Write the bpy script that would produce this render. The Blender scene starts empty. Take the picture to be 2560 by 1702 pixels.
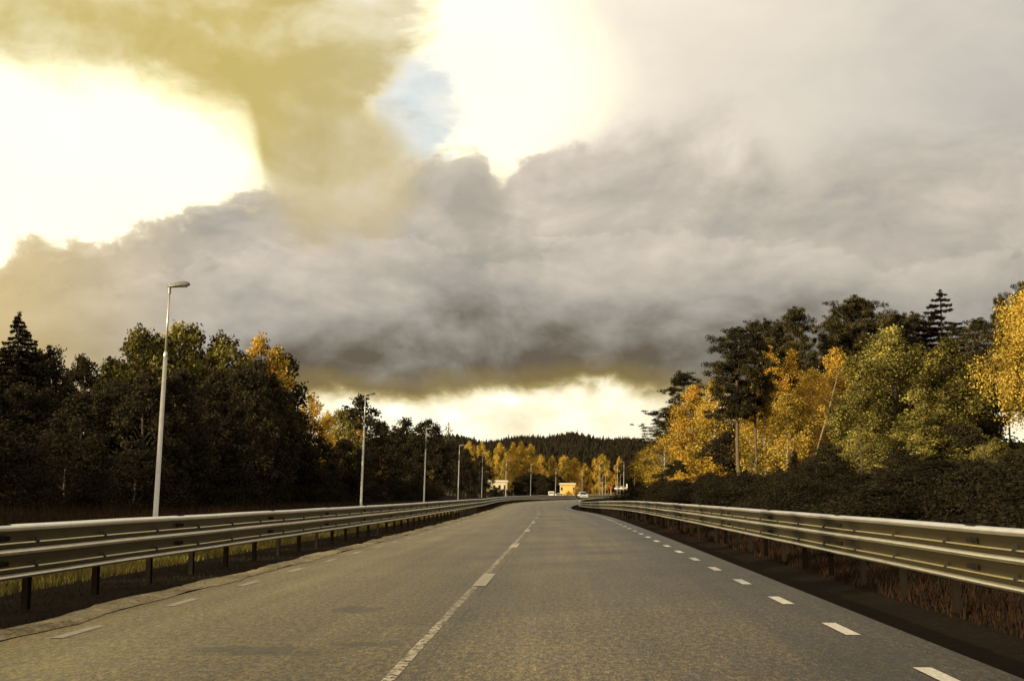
import bpy, bmesh, math, random
import numpy as np
from mathutils import Vector, Matrix
from math import radians as R, sin, cos, tan, pi, atan2, sqrt

SC = bpy.context.scene
COL = SC.collection
# ------------------------------------------------------------------ camera
FPX, CX, CY, HOR, VPX, EYE = 3050.0, 1280.0, 851.0, 1237.0, 1395.0, 1.2
PITCH = math.atan((HOR-CY)/FPX)
YAW = math.atan((VPX-CX)/(FPX/cos(PITCH)))         # the road runs along +Y, the camera looks a little to its left
cam_d = bpy.data.cameras.new('camera'); cam = bpy.data.objects.new('camera', cam_d); COL.objects.link(cam)
cam_d.sensor_width = 36; cam_d.lens = 36*FPX/2560; cam_d.clip_start = .1; cam_d.clip_end = 20000
cam.location = (0, 0, EYE); cam.rotation_euler = (pi/2+PITCH, 0, YAW)
SC.camera = cam
ROT = cam.rotation_euler.to_matrix()
def ray(px, py): return (ROT @ Vector((px-CX, -(py-CY), -FPX))).normalized()
def at(px, py, Y):
    d = ray(px, py); k = Y/d.y
    return d.x*k, EYE + d.z*k
def ae(px, py):
    d = ray(px, py); return math.degrees(atan2(d.x, d.y)), math.degrees(math.asin(d.z))

# ------------------------------------------------------------------ exposure, sun, sky
SC.view_settings.view_transform = 'Standard'; SC.view_settings.look = 'None'
SC.view_settings.exposure = 0; SC.view_settings.gamma = 1
SUN_EL, SUN_AZ = 9.5, 50.0       # sun low, behind and to the left: 50 deg off the straight-behind direction
to_sun = Vector((-sin(R(SUN_AZ))*cos(R(SUN_EL)), -cos(R(SUN_AZ))*cos(R(SUN_EL)), sin(R(SUN_EL))))
sd = bpy.data.lights.new('sun', 'SUN'); sun = bpy.data.objects.new('sun', sd); COL.objects.link(sun)
sd.energy = 5.0; sd.angle = R(.5); sd.color = (1, .82, .50)
sun.rotation_euler = to_sun.to_track_quat('Z', 'Y').to_euler(); sun.location = (-50, -30, 40)

W = bpy.data.worlds.new('World'); SC.world = W; W.use_nodes = True
nt = W.node_tree; nt.nodes.clear()
class NB:
    def __init__(s, nt): s.nt = nt
    def n(s, t, **k):
        o = s.nt.nodes.new(t)
        for a, b in k.items(): setattr(o, a, b)
        return o
    def put(s, sock, v):
        if v is None: return
        if hasattr(v, 'is_output') or isinstance(v, bpy.types.NodeSocket): s.nt.links.new(v, sock)
        else:
            if isinstance(v, (tuple, list)) and len(v) == 3 and sock.type == 'RGBA': v = (*v, 1)
            sock.default_value = v
    def m(s, op, a, b=None, c=None, clamp=False):
        o = s.n('ShaderNodeMath', operation=op, use_clamp=clamp)
        s.put(o.inputs[0], a); s.put(o.inputs[1], b)
        if c is not None: s.put(o.inputs[2], c)
        return o.outputs[0]
    def vm(s, op, a, b=None):
        o = s.n('ShaderNodeVectorMath', operation=op); s.put(o.inputs[0], a)
        if b is not None: s.put(o.inputs[1], b)
        return o.outputs[0]
    def sep(s, v):
        o = s.n('ShaderNodeSeparateXYZ'); s.put(o.inputs[0], v); return o.outputs
    def comb(s, x, y, z):
        o = s.n('ShaderNodeCombineXYZ')
        for i, v in enumerate((x, y, z)): s.put(o.inputs[i], v)
        return o.outputs[0]
    def noise(s, vec, scale, detail=6, rough=.55, dist=0, col=False, lac=2.0):
        o = s.n('ShaderNodeTexNoise'); s.put(o.inputs['Vector'], vec)
        o.inputs['Scale'].default_value = scale; o.inputs['Detail'].default_value = detail
        o.inputs['Roughness'].default_value = rough; o.inputs['Distortion'].default_value = dist
        o.inputs['Lacunarity'].default_value = lac
        return o.outputs['Color'] if col else o.outputs[0]
    def ramp(s, f, pts, interp='LINEAR'):
        o = s.n('ShaderNodeValToRGB'); s.put(o.inputs[0], f); cr = o.color_ramp; cr.interpolation = interp
        while len(cr.elements) < len(pts): cr.elements.new(.5)
        for e, (p, c) in zip(cr.elements, pts): e.position = p; e.color = (*c, 1) if len(c) == 3 else c
        return o.outputs[0]
    def sstep(s, v, a, b):
        o = s.n('ShaderNodeMapRange', interpolation_type='SMOOTHSTEP'); s.put(o.inputs[0], v)
        s.put(o.inputs[1], a); s.put(o.inputs[2], b); o.inputs[3].default_value = 0; o.inputs[4].default_value = 1
        return o.outputs[0]
    def mix(s, f, a, b, mode='MIX'):
        o = s.n('ShaderNodeMix', data_type='RGBA', blend_type=mode); s.put(o.inputs[0], f)
        s.put(o.inputs[6], a); s.put(o.inputs[7], b); return o.outputs[2]
    def curve(s, v, lo, hi, vlo, vhi, pts):
        """float curve: v in [lo,hi] -> value in [vlo,vhi] through pts"""
        t = s.n('ShaderNodeMapRange'); s.put(t.inputs[0], v); t.inputs[1].default_value = lo; t.inputs[2].default_value = hi
        o = s.n('ShaderNodeFloatCurve'); s.nt.links.new(t.outputs[0], o.inputs['Value'])
        c = o.mapping.curves[0]; pts = sorted(pts)
        q = [((a-lo)/(hi-lo), (b-vlo)/(vhi-vlo)) for a, b in pts]
        q = [(min(max(x, 0), 1), min(max(y, 0), 1)) for x, y in q]
        while len(c.points) < len(q): c.points.new(.5, .5)
        for p, (x, y) in zip(c.points, q): p.location = (x, y); p.handle_type = 'AUTO_CLAMPED'
        o.mapping.update()
        r = s.n('ShaderNodeMapRange'); s.nt.links.new(o.outputs[0], r.inputs[0]); r.inputs[3].default_value = vlo; r.inputs[4].default_value = vhi
        return r.outputs[0]

b = NB(nt)
gen = b.n('ShaderNodeTexCoord').outputs['Generated']
dirv = b.vm('NORMALIZE', gen)
dx, dy, dz = b.sep(dirv)
AZ = b.m('MULTIPLY', b.m('ARCTAN2', dx, dy), 57.29578)
EL = b.m('MULTIPLY', b.m('ARCSINE', dz), 57.29578)
P2 = b.comb(b.m('MULTIPLY', AZ, .085), b.m('MULTIPLY', EL, .145), b.m('MULTIPLY', dy, .8))
# warp
wc = b.noise(P2, .9, 3, .5, col=True)
wv = b.vm('SUBTRACT', wc, (.5, .5, .5))
ws = b.n('ShaderNodeVectorMath', operation='SCALE'); b.put(ws.inputs[0], wv); ws.inputs[3].default_value = .55
P3 = b.vm('ADD', P2, ws.outputs[0])
nbig = b.noise(P3, 1.1, 5, .48)
nmid = b.noise(b.vm('ADD', P3, (3.1, 7.7, 1.3)), 2.4, 8, .55)
nfine = b.noise(b.vm('ADD', P3, (9.1, 2.7, 4.3)), 4.5, 9, .6)
billow = b.m('ABSOLUTE', b.m('SUBTRACT', b.noise(b.vm('ADD', P3, (1.1, 5.7, 8.3)), 1.6, 5, .5), .5))      # 0..~.3
rl1 = b.m('SUBTRACT', nmid, b.noise(b.vm('ADD', P3, (3.1-.07, 7.7+.13, 1.3)), 2.4, 8, .55))
rl2 = b.m('SUBTRACT', nfine, b.noise(b.vm('ADD', P3, (9.1-.03, 2.7+.06, 4.3)), 4.5, 9, .6))
rl0 = b.m('SUBTRACT', nbig, b.noise(b.vm('ADD', P3, (-.14, .24, 0)), 1.1, 5, .48))
relief = b.m('ADD', b.m('ADD', b.m('MULTIPLY', rl1, 1.0), b.m('MULTIPLY', rl2, .32)), b.m('MULTIPLY', rl0, 1.5))
def c0(v, k): return b.m('MULTIPLY', b.m('SUBTRACT', v, .5), k)
puff = b.m('ABSOLUTE', b.m('SUBTRACT', b.noise(b.vm('ADD', P3, (4.4, 1.7, 2.3)), 5.0, 6, .55), .5))
jag = b.m('ADD', b.m('ADD', c0(nmid, 4.5), c0(nfine, 5.0)), b.m('ADD', b.m('MULTIPLY', billow, -5.0), b.m('MULTIPLY', puff, -7.0)))
jag = b.m('ADD', jag, .8)
jsoft = b.m('ADD', c0(nbig, 5.0), c0(nmid, 3.0))
def A(px, py): return ae(px, py)
def curve_el(pts):   # upper or lower edge as elevation over azimuth, given in photo pixels
    return b.curve(AZ, -40, 36, -5, 40, [A(x, y) for x, y in pts])
def curve_az(pts):
    return b.curve(EL, -2, 32, -40, 36, [(A(x, y)[1], A(x, y)[0]) for x, y in pts])
sky_tex = b.n('ShaderNodeTexSky', sky_type='NISHITA', sun_disc=False)
sky_tex.sun_elevation = R(SUN_EL); sky_tex.sun_rotation = atan2(to_sun.x, to_sun.y)
blue = b.mix(.60, b.mix(1, sky_tex.outputs[0], (.12, .12, .12), 'MULTIPLY'), (1.05, 1.12, 1.15))
# glowing break in the clouds
white = b.mix(b.sstep(nbig, .3, .7), (1.25, 1.15, .90), (1.65, 1.55, .97))
base = white
# blue patch
ua = b.m('DIVIDE', b.m('SUBTRACT', AZ, A(1030, 290)[0]), 2.0)
ue = b.m('DIVIDE', b.m('SUBTRACT', EL, A(1030, 290)[1]), 2.35)
rr = b.m('ADD', b.m('SQRT', b.m('ADD', b.m('MULTIPLY', ua, ua), b.m('MULTIPLY', ue, ue))), b.m('MULTIPLY', jag, .30))
base = b.mix(b.sstep(rr, 1.5, .75), base, b.mix(b.sstep(nmid, .35, .62), (.66, .73, .74), (.86, .86, .80)))
# cloud on the upper right
lb = curve_az([(1270, -300), (1330, 0), (1375, 110), (1400, 200), (1375, 300), (1310, 370), (1210, 470), (1180, 560)])
dR = b.m('ADD', b.m('SUBTRACT', AZ, lb), b.m('MULTIPLY', jsoft, .5))
tR = b.m('ADD', b.m('ADD', b.m('MULTIPLY', b.m('SUBTRACT', AZ, 2), .030), b.m('MULTIPLY', b.m('SUBTRACT', 24.0, EL), .022)), b.m('ADD', c0(nbig, .55), b.m('ADD', c0(nmid, .25), b.m('MULTIPLY', relief, -.30))))
colR = b.ramp(tR, [(0, (1.0, .90, .74)), (.25, (.84, .75, .62)), (.5, (.72, .66, .56)), (.75, (.55, .51, .455)), (1, (.42, .40, .375))])
base = b.mix(b.sstep(dR, -1.4, 4.5), base, colR)
# golden cloud on the upper left
lowc = curve_el([(-500, 60), (-200, 120), (0, 185), (250, 205), (420, 245), (530, 305), (625, 360), (665, 480), (760, 620), (1300, 700)])
rgt = curve_az([(1130, -300), (1100, 0), (1075, 60), (1040, 150), (985, 210), (945, 270), (985, 330), (1030, 400), (1040, 520), (1040, 620)])
dA = b.m('ADD', b.m('SUBTRACT', EL, lowc), b.m('ADD', b.m('MULTIPLY', jsoft, .45), b.m('MULTIPLY', jag, .22)))
mA = b.sstep(dA, -.7, 1.9)
dB = b.m('ADD', b.m('SUBTRACT', rgt, AZ), b.m('MULTIPLY', jag, .55))
mB = b.sstep(dB, -.6, 1.6)
core = b.m('ABSOLUTE', b.m('SUBTRACT', AZ, b.curve(EL, -2, 32, -40, 36, [(A(x, y)[1], A(x, y)[0]) for x, y in [(620, 0), (660, 200), (760, 400), (860, 520)]])))
tA = b.m('ADD', b.m('ADD', b.m('MULTIPLY', core, .055), .10), b.m('ADD', c0(nbig, 1.1), b.m('ADD', c0(nmid, .5), b.m('MULTIPLY', relief, -1.7))))
colA = b.ramp(tA, [(0, (.60, .48, .16)), (.25, (.66, .53, .21)), (.5, (.74, .63, .31)), (.75, (.84, .74, .44)), (1, (.97, .88, .66))])
colA = b.mix(b.m('MULTIPLY', b.sstep(AZ, -16, -7), .45), colA, b.mix(b.sstep(tA, .1, .8), (.56, .49, .32), (.80, .74, .58)))
base = b.mix(b.m('MULTIPLY', mA, mB), base, colA)
# lobe that hangs down from the golden cloud
def lobe(base, cx, cy, rx, ry, col, soft=.5, jk=.22):
    a0, e0 = A(cx, cy); kx = rx/FPX*57.3; ky = ry/FPX*57.3
    u = b.m('DIVIDE', b.m('SUBTRACT', AZ, a0), kx); v = b.m('DIVIDE', b.m('SUBTRACT', EL, e0), ky)
    r = b.m('ADD', b.m('SQRT', b.m('ADD', b.m('MULTIPLY', u, u), b.m('MULTIPLY', v, v))), b.m('MULTIPLY', jag, jk))
    return b.mix(b.sstep(r, 1+soft, 1-soft), base, col)
goldlow = b.ramp(b.m('SUBTRACT', b.m('ADD', nmid, c0(nbig, .8)), b.m('MULTIPLY', relief, .7)), [(.15, (.46, .37, .15)), (.45, (.56, .455, .22)), (.70, (.68, .58, .36)), (1, (.80, .72, .54))])
# bank of grey cloud across the middle
top = curve_el([(-500, 640), (-150, 690), (0, 665), (70, 625), (170, 610), (300, 590), (420, 545), (520, 505), (640, 470), (800, 470), (950, 440), (1010, 400), (1100, 385), (1200, 400), (1245, 450), (1290, 420), (1400, 370), (1600, 330), (1800, 270), (1880, 300), (2000, 380), (2200, 350), (2560, 330), (3000, 300)])
dT = b.m('ADD', b.m('SUBTRACT', top, EL), b.m('MULTIPLY', jag, .42))
softT = b.m('ADD', .35, b.m('MULTIPLY', b.sstep(AZ, -1.0, 8.0), 2.2))
mT = b.sstep(b.m('DIVIDE', dT, softT), -.6, 1.0)
bot = curve_el([(-500, 1060), (0, 1060), (450, 1040), (680, 1005), (780, 988), (950, 1010), (1150, 995), (1300, 990), (1500, 975), (1600, 985), (1750, 1010), (2100, 1020), (2600, 1040)])
dBt = b.m('ADD', b.m('SUBTRACT', EL, bot), b.m('MULTIPLY', jag, .20))
mBt = b.sstep(dBt, -.35, .5)
# vertical shade of the bank, light puffs on top, dark belly, plus billows; a second ridge of puffs at mid height
prof = b.curve(EL, -2, 20, 0, 1, [(-2, .98), (3, .98), (5.2, .98), (6.5, .93), (7.6, .78), (9.0, .62), (10.4, .48), (12.0, .46), (13.2, .36), (15, .34), (17, .28), (20, .24)])
ridge = curve_el([(-100, 760), (300, 700), (700, 610), (1000, 600), (1150, 660), (1400, 610), (1600, 570), (1800, 590), (2050, 590), (2200, 650), (2560, 620)])
rd = b.m('ADD', b.m('SUBTRACT', ridge, EL), b.m('MULTIPLY', jag, .45))
rsh = b.m('MULTIPLY', b.m('MULTIPLY', b.sstep(rd, -.15, .35), b.sstep(rd, 3.2, .3)), -.13)
tK = b.m('ADD', b.m('ADD', prof, rsh), b.m('ADD', c0(nbig, .9), b.m('ADD', c0(nmid, .45), b.m('MULTIPLY', billow, -.35))))
tK = b.m('SUBTRACT', tK, b.m('MULTIPLY', relief, 1.0))
tK = b.m('MULTIPLY', b.m('ADD', tK, b.m('MULTIPLY', b.sstep(AZ, 2, 26), .10)), .90)
colK = b.ramp(tK, [(0, (.80, .72, .60)), (.18, (.66, .58, .485)), (.38, (.53, .475, .40)), (.58, (.41, .375, .325)), (.78, (.275, .25, .21)), (1, (.145, .118, .085))])
# gold rim at the lower edge and at the far left
colK = b.mix(b.m('MULTIPLY', b.sstep(dBt, 1.7, .5), .8), colK, (.26, .19, .065))
colK = b.mix(b.m('MULTIPLY', b.sstep(dBt, .75, -.1), .85), colK, (.70, .56, .24))
colK = b.mix(b.m('MULTIPLY', b.sstep(AZ, -15, -27), .72), colK, (.78, .58, .24))
rim = b.m('MULTIPLY', b.sstep(dT, .9, -.1), b.sstep(AZ, 2.5, -6))
colK = b.mix(b.m('MULTIPLY', rim, .55), colK, (1.0, .88, .62))
# clear strip under the bank
strip = b.ramp(b.m('ADD', nmid, c0(nfine, .7)), [(.30, (1.35, 1.28, 1.0)), (.5, (1.1, 1.0, .72)), (.72, (.92, .82, .56))])
base = b.mix(mT, base, b.mix(mBt, strip, colK))
base = b.mix(.9, base, lobe(base, 850, 440, 190, 170, goldlow, .45, .16))
# a dark column of cloud in the middle of the bank
base = b.mix(.45, base, lobe(base, 1200, 520, 70, 130, (.33, .30, .24), .6, .25))
base = b.mix(.40, base, lobe(base, 1600, 480, 230, 60, (.37, .345, .30), .6, .2))
base = b.mix(.40, base, lobe(base, 1150, 660, 120, 60, (.34, .31, .27), .7, .2))
# rest of the sky, outside the picture: broken cloud with warm light round the sun
far_t = b.ramp(b.noise(P3, 1.0, 5, .55), [(.3, (.36, .33, .28)), (.55, (.62, .56, .46)), (.75, (1.2, 1.05, .8))])
sdot = b.n('ShaderNodeVectorMath', operation='DOT_PRODUCT'); b.put(sdot.inputs[0], dirv); sdot.inputs[1].default_value = to_sun
glow = b.m('POWER', b.m('MAXIMUM', sdot.outputs['Value'], 0), 7)
far_t = b.mix(1, far_t, b.mix(glow, (0, 0, 0), (2.2, 1.5, .65)), 'ADD')
aaz = b.m('ABSOLUTE', b.m('ADD', AZ, 2.0))
outm = b.m('MAXIMUM', b.sstep(aaz, 32, 44), b.sstep(EL, 27, 36))
base = b.mix(outm, base, far_t)
bg = b.n('ShaderNodeBackground'); b.put(bg.inputs[0], base); bg.inputs[1].default_value = 1.0
out = b.n('ShaderNodeOutputWorld'); nt.links.new(bg.outputs[0], out.inputs[0])
W.cycles.sampling_method = 'MANUAL'; W.cycles.sample_map_resolution = 1024

# ------------------------------------------------------------------ helpers
def tag(o, label=None, cat=None, group=None, kind=None):
    if label: o['label'] = label
    if cat: o['category'] = cat
    if group: o['group'] = group
    if kind: o['kind'] = kind
    return o
def empty(name, loc=(0, 0, 0), rz=0):
    o = bpy.data.objects.new(name, None); o.empty_display_size = .3; COL.objects.link(o)
    o.location = loc; o.rotation_euler = (0, 0, rz); return o
class MB:
    """collects geometry, then links it as one mesh object"""
    def __init__(s): s.v = []; s.f = []; s.n = 0; s.uv = None
    def add(s, v, f):
        v = np.asarray(v, float).reshape(-1, 3); f = [tuple(i+s.n for i in q) for q in f]
        s.v.append(v); s.f += f; s.n += len(v); return s
    def box(s, c, d, rz=0, taper=1):
        x, y, z = [q/2 for q in d]; p = []
        for k, t in ((-1, 1), (1, taper)):
            for i, j in ((-1, -1), (1, -1), (1, 1), (-1, 1)): p.append((i*x*t, j*y*t, k*z))
        p = np.array(p); cr, sr = cos(rz), sin(rz)
        p = np.stack([p[:, 0]*cr-p[:, 1]*sr, p[:, 0]*sr+p[:, 1]*cr, p[:, 2]], 1)+np.array(c)
        return s.add(p, [(3, 2, 1, 0), (4, 5, 6, 7), (0, 1, 5, 4), (1, 2, 6, 5), (2, 3, 7, 6), (3, 0, 4, 7)])
    def tube(s, pts, rad, sides=8, caps=True):
        pts = [Vector(p) for p in pts]; vs = []; fs = []
        up = Vector((0, 0, 1))
        for i, p in enumerate(pts):
            t = (pts[min(i+1, len(pts)-1)]-pts[max(i-1, 0)]).normalized()
            a = t.cross(up if abs(t.z) < .95 else Vector((1, 0, 0))).normalized(); c = t.cross(a)
            for k in range(sides):
                w = 2*pi*k/sides; vs.append(p+(a*cos(w)+c*sin(w))*rad[i])
        for i in range(len(pts)-1):
            for k in range(sides):
                k2 = (k+1) % sides; fs.append((i*sides+k, (i+1)*sides+k, (i+1)*sides+k2, i*sides+k2))
        if caps: fs.append(tuple(range(sides))); fs.append(tuple(reversed([(len(pts)-1)*sides+k for k in range(sides)])))
        return s.add([tuple(v) for v in vs], fs)
    def build(s, name, mat, parent=None, smooth=False, link=True, bevel=0):
        me = bpy.data.meshes.new(name)
        me.from_pydata(np.concatenate(s.v).tolist() if s.v else [], [], s.f); me.update()
        if smooth: me.polygons.foreach_set('use_smooth', [True]*len(me.polygons))
        if bevel:
            bm = bmesh.new(); bm.from_mesh(me); bmesh.ops.bevel(bm, geom=bm.edges[:], offset=bevel, segments=2, affect='EDGES', profile=.5); bm.to_mesh(me); bm.free()
        me.materials.append(mat)
        if not link: return me
        return obj(name, me, parent)
def obj(name, me, parent=None):
    o = bpy.data.objects.new(name, me); COL.objects.link(o); o.parent = parent; return o
def mesh_q(name, V, F, mat, n=4, smooth=False):
    """fast mesh of n-gons from arrays"""
    me = bpy.data.meshes.new(name); me.vertices.add(len(V)); me.vertices.foreach_set('co', V.astype(np.float32).ravel())
    me.loops.add(F.size); me.loops.foreach_set('vertex_index', F.astype(np.int32).ravel())
    me.polygons.add(len(F)); me.polygons.foreach_set('loop_start', np.arange(0, F.size, n, dtype=np.int32))
    me.polygons.foreach_set('loop_total', np.full(len(F), n, dtype=np.int32))
    if smooth: me.polygons.foreach_set('use_smooth', np.ones(len(F), bool))
    me.update(); me.validate(); me.materials.append(mat); return me

# ------------------------------------------------------------------ materials
def mat(name, rough=.8, metal=0, spec=.5):
    m = bpy.data.materials.new(name); m.use_nodes = True; n = m.node_tree
    p = n.nodes['Principled BSDF']; p.inputs['Roughness'].default_value = rough; p.inputs['Metallic'].default_value = metal
    p.inputs['Specular IOR Level'].default_value = spec
    return m, NB(n), p
def simple(name, col, rough=.8, metal=0, var=.25, scale=6, spec=.5, bump=0):
    m, q, p = mat(name, rough, metal, spec)
    tc = q.n('ShaderNodeTexCoord').outputs['Object']
    f = q.noise(tc, scale, 6, .6)
    lo = tuple(c*(1-var) for c in col); hi = tuple(min(c*(1+var), 1) for c in col)
    q.put(p.inputs['Base Color'], q.ramp(f, [(.3, lo), (.7, hi)]))
    if bump:
        bp = q.n('ShaderNodeBump'); bp.inputs['Strength'].default_value = bump; q.put(bp.inputs['Height'], f); q.nt.links.new(bp.outputs[0], p.inputs['Normal'])
    return m
def leafmat(name, cols, trans=.3, clump=.5):
    """cols: list of ramp colours; varied per leaf, per clump and per tree"""
    m = bpy.data.materials.new(name); m.use_nodes = True; n = m.node_tree; n.nodes.clear(); q = NB(n)
    g = q.n('ShaderNodeNewGeometry'); oi = q.n('ShaderNodeObjectInfo')
    tc = q.n('ShaderNodeTexCoord').outputs['Object']
    cl = q.noise(q.vm('ADD', tc, oi.outputs['Location']), clump, 3, .6)
    f = q.m('ADD', q.m('MULTIPLY', g.outputs['Random Per Island'], .62), q.m('MULTIPLY', q.m('SUBTRACT', cl, .5), 1.7))
    f = q.m('ADD', q.m('ADD', f, .19), q.m('MULTIPLY', q.m('SUBTRACT', oi.outputs['Random'], .5), .25), clamp=True)
    k = len(cols)-1
    c = q.ramp(f, [(i/k, cc) for i, cc in enumerate(cols)])
    d = q.n('ShaderNodeBsdfDiffuse'); t = q.n('ShaderNodeBsdfTranslucent'); q.put(d.inputs[0], c); q.put(t.inputs[0], c)
    s = q.n('ShaderNodeMixShader'); s.inputs[0].default_value = trans
    n.links.new(d.outputs[0], s.inputs[1]); n.links.new(t.outputs[0], s.inputs[2])
    o = q.n('ShaderNodeOutputMaterial'); n.links.new(s.outputs[0], o.inputs[0]); return m
L_GOLD = leafmat('gold_leaves', [(.035, .026, .008), (.20, .145, .025), (.60, .42, .07), (.85, .66, .15), (.66, .34, .05)])
L_ORANGE = leafmat('orange_leaves', [(.035, .022, .008), (.20, .13, .02), (.60, .38, .06), (.80, .58, .12), (.62, .26, .04)])
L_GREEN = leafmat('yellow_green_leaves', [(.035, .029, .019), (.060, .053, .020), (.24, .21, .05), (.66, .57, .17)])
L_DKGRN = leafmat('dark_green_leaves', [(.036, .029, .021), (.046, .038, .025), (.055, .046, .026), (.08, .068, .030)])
L_PINE = leafmat('pine_needles', [(.020, .017, .012), (.034, .030, .018), (.13, .11, .04)], .1)
L_SPRUCE = leafmat('spruce_needles', [(.022, .018, .013), (.028, .023, .016), (.040, .034, .020)], .08)
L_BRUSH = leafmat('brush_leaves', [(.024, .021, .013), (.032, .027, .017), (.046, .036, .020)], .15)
L_GRASS = leafmat('grass_blades', [(.025, .018, .013), (.042, .028, .016), (.14, .075, .025)], .2, .2)
L_VERGE = leafmat('verge_blades', [(.05, .045, .015), (.15, .125, .035), (.38, .31, .09)], .25, .3)
M_BARK = simple('grey_bark', (.07, .055, .04), .9, scale=5, bump=.4)
M_PBARK = simple('pine_bark', (.13, .095, .06), .9, scale=6, bump=.4)
def birch():
    m, q, p = mat('birch_bark', .8)
    tc = q.n('ShaderNodeTexCoord').outputs['Object']; x, y, z = q.sep(tc)
    f = q.noise(q.comb(q.m('MULTIPLY', x, 2), q.m('MULTIPLY', y, 2), q.m('MULTIPLY', z, 5)), 1.4, 4, .6)
    q.put(p.inputs['Base Color'], q.ramp(f, [(.40, (.05, .045, .04)), (.5, (.50, .46, .38)), (.8, (.66, .60, .50))])); return m
M_BIRCH = birch()
def galv(name, base, rough, metal):
    m, q, p = mat(name, rough, metal)
    tc = q.n('ShaderNodeTexCoord').outputs['Object']; x, y, z = q.sep(tc)
    f = q.noise(tc, 3, 6, .65); g = q.noise(q.comb(x, q.m('MULTIPLY', y, .8), q.m('MULTIPLY', z, 2)), 2, 5, .6)
    t = q.m('ADD', q.m('MULTIPLY', f, .75), q.m('MULTIPLY', g, .25))
    q.put(p.inputs['Base Color'], q.ramp(t, [(.32, tuple(c*.80 for c in base)), (.5, base), (.7, tuple(min(1, c*1.10) for c in base))]))
    q.put(p.inputs['Roughness'], q.m('ADD', rough-.06, q.m('MULTIPLY', g, .12))); return m
M_RAIL = galv('galvanised_steel', (.36, .31, .165), .26, 1.0)
M_WEB = galv('shade_toned_web', (.060, .048, .022), .50, .6)  # shade between the bright rail lines put into the web's dark colour
M_PIPE = galv('highlight_toned_pipe', (.80, .74, .56), .30, .9)  # highlight along the rounded rails put into a paler steel colour
M_LEDGE = galv('ledge_steel', (.74, .64, .36), .34, .9)  # thin golden highlight on the ledge put into its tint
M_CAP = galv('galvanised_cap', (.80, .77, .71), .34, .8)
M_POLE = galv('galvanised_pole', (.60, .58, .52), .40, .6)
M_POST = simple('weathered_post_steel', (.022, .018, .014), .95, .0, spec=.0)
M_BOLT = simple('bolt_steel', (.035, .03, .025), .6, .3)
M_HEAD = simple('lamp_head_grey', (.20, .20, .19), .4, .1)
M_GLASSK = simple('lamp_lens', (.12, .12, .11), .2)
M_WHITE = simple('road_paint', (.70, .66, .56), .7, var=.30, scale=22)
M_CARW = simple('white_car_paint', (.78, .77, .74), .25, var=.04)
M_DKGL = simple('dark_glass', (.012, .012, .014), .08)
M_BLACK = simple('black_plastic', (.02, .02, .02), .6)
M_CHROME = simple('rim_metal', (.45, .44, .42), .35, .8)
M_LAMPG = simple('headlight_glass', (.55, .55, .52), .12)
M_RED = simple('red_sign', (.42, .05, .03), .6)
M_SIGNW = simple('white_sign', (.75, .73, .68), .6, var=.05)
M_PLASTER = simple('pale_plaster', (.72, .58, .34), .85, var=.12, scale=1.5)
M_YPLASTER = simple('yellow_plaster', (.74, .50, .12), .85, var=.12, scale=1.5)
M_ROOF = simple('light_roof', (.66, .62, .50), .7, var=.1)
M_DROOF = simple('dark_roof', (.08, .05, .04), .8)
M_WIN = simple('window_glass', (.03, .03, .035), .1)
M_FRAME = simple('window_frame', (.6, .58, .52), .6)
def ground_mat():
    m, q, p = mat('ground_soil', 1.0, spec=.0)
    tc = q.n('ShaderNodeTexCoord').outputs['Object']
    a = q.noise(tc, .25, 5, .6); c = q.noise(tc, 9, 8, .7)
    t = q.m('ADD', q.m('MULTIPLY', a, .5), q.m('MULTIPLY', c, .5))
    near = q.ramp(t, [(.3, (.020, .016, .012)), (.5, (.028, .022, .017)), (.66, (.040, .028, .019))])
    x, y, z = q.sep(tc)
    dry = q.ramp(t, [(.3, (.20, .12, .03)), (.5, (.38, .24, .06)), (.7, (.52, .36, .10))])
    k = q.m('MULTIPLY', q.m('MULTIPLY', q.sstep(y, 235, 260), q.sstep(y, 900, 600)), q.m('MULTIPLY', q.sstep(x, 2, 10), q.sstep(x, 90, 50)))
    col = q.mix(k, near, dry)
    forest = q.ramp(c, [(.3, (.012, .012, .006)), (.7, (.04, .035, .015))])
    q.put(p.inputs['Base Color'], q.mix(q.sstep(y, 900, 1100), col, forest))
    bp = q.n('ShaderNodeBump'); bp.inputs['Strength'].default_value = .8; bp.inputs['Distance'].default_value = .05
    q.put(bp.inputs['Height'], c); q.nt.links.new(bp.outputs[0], p.inputs['Normal']); return m
M_GROUND = ground_mat()
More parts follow.
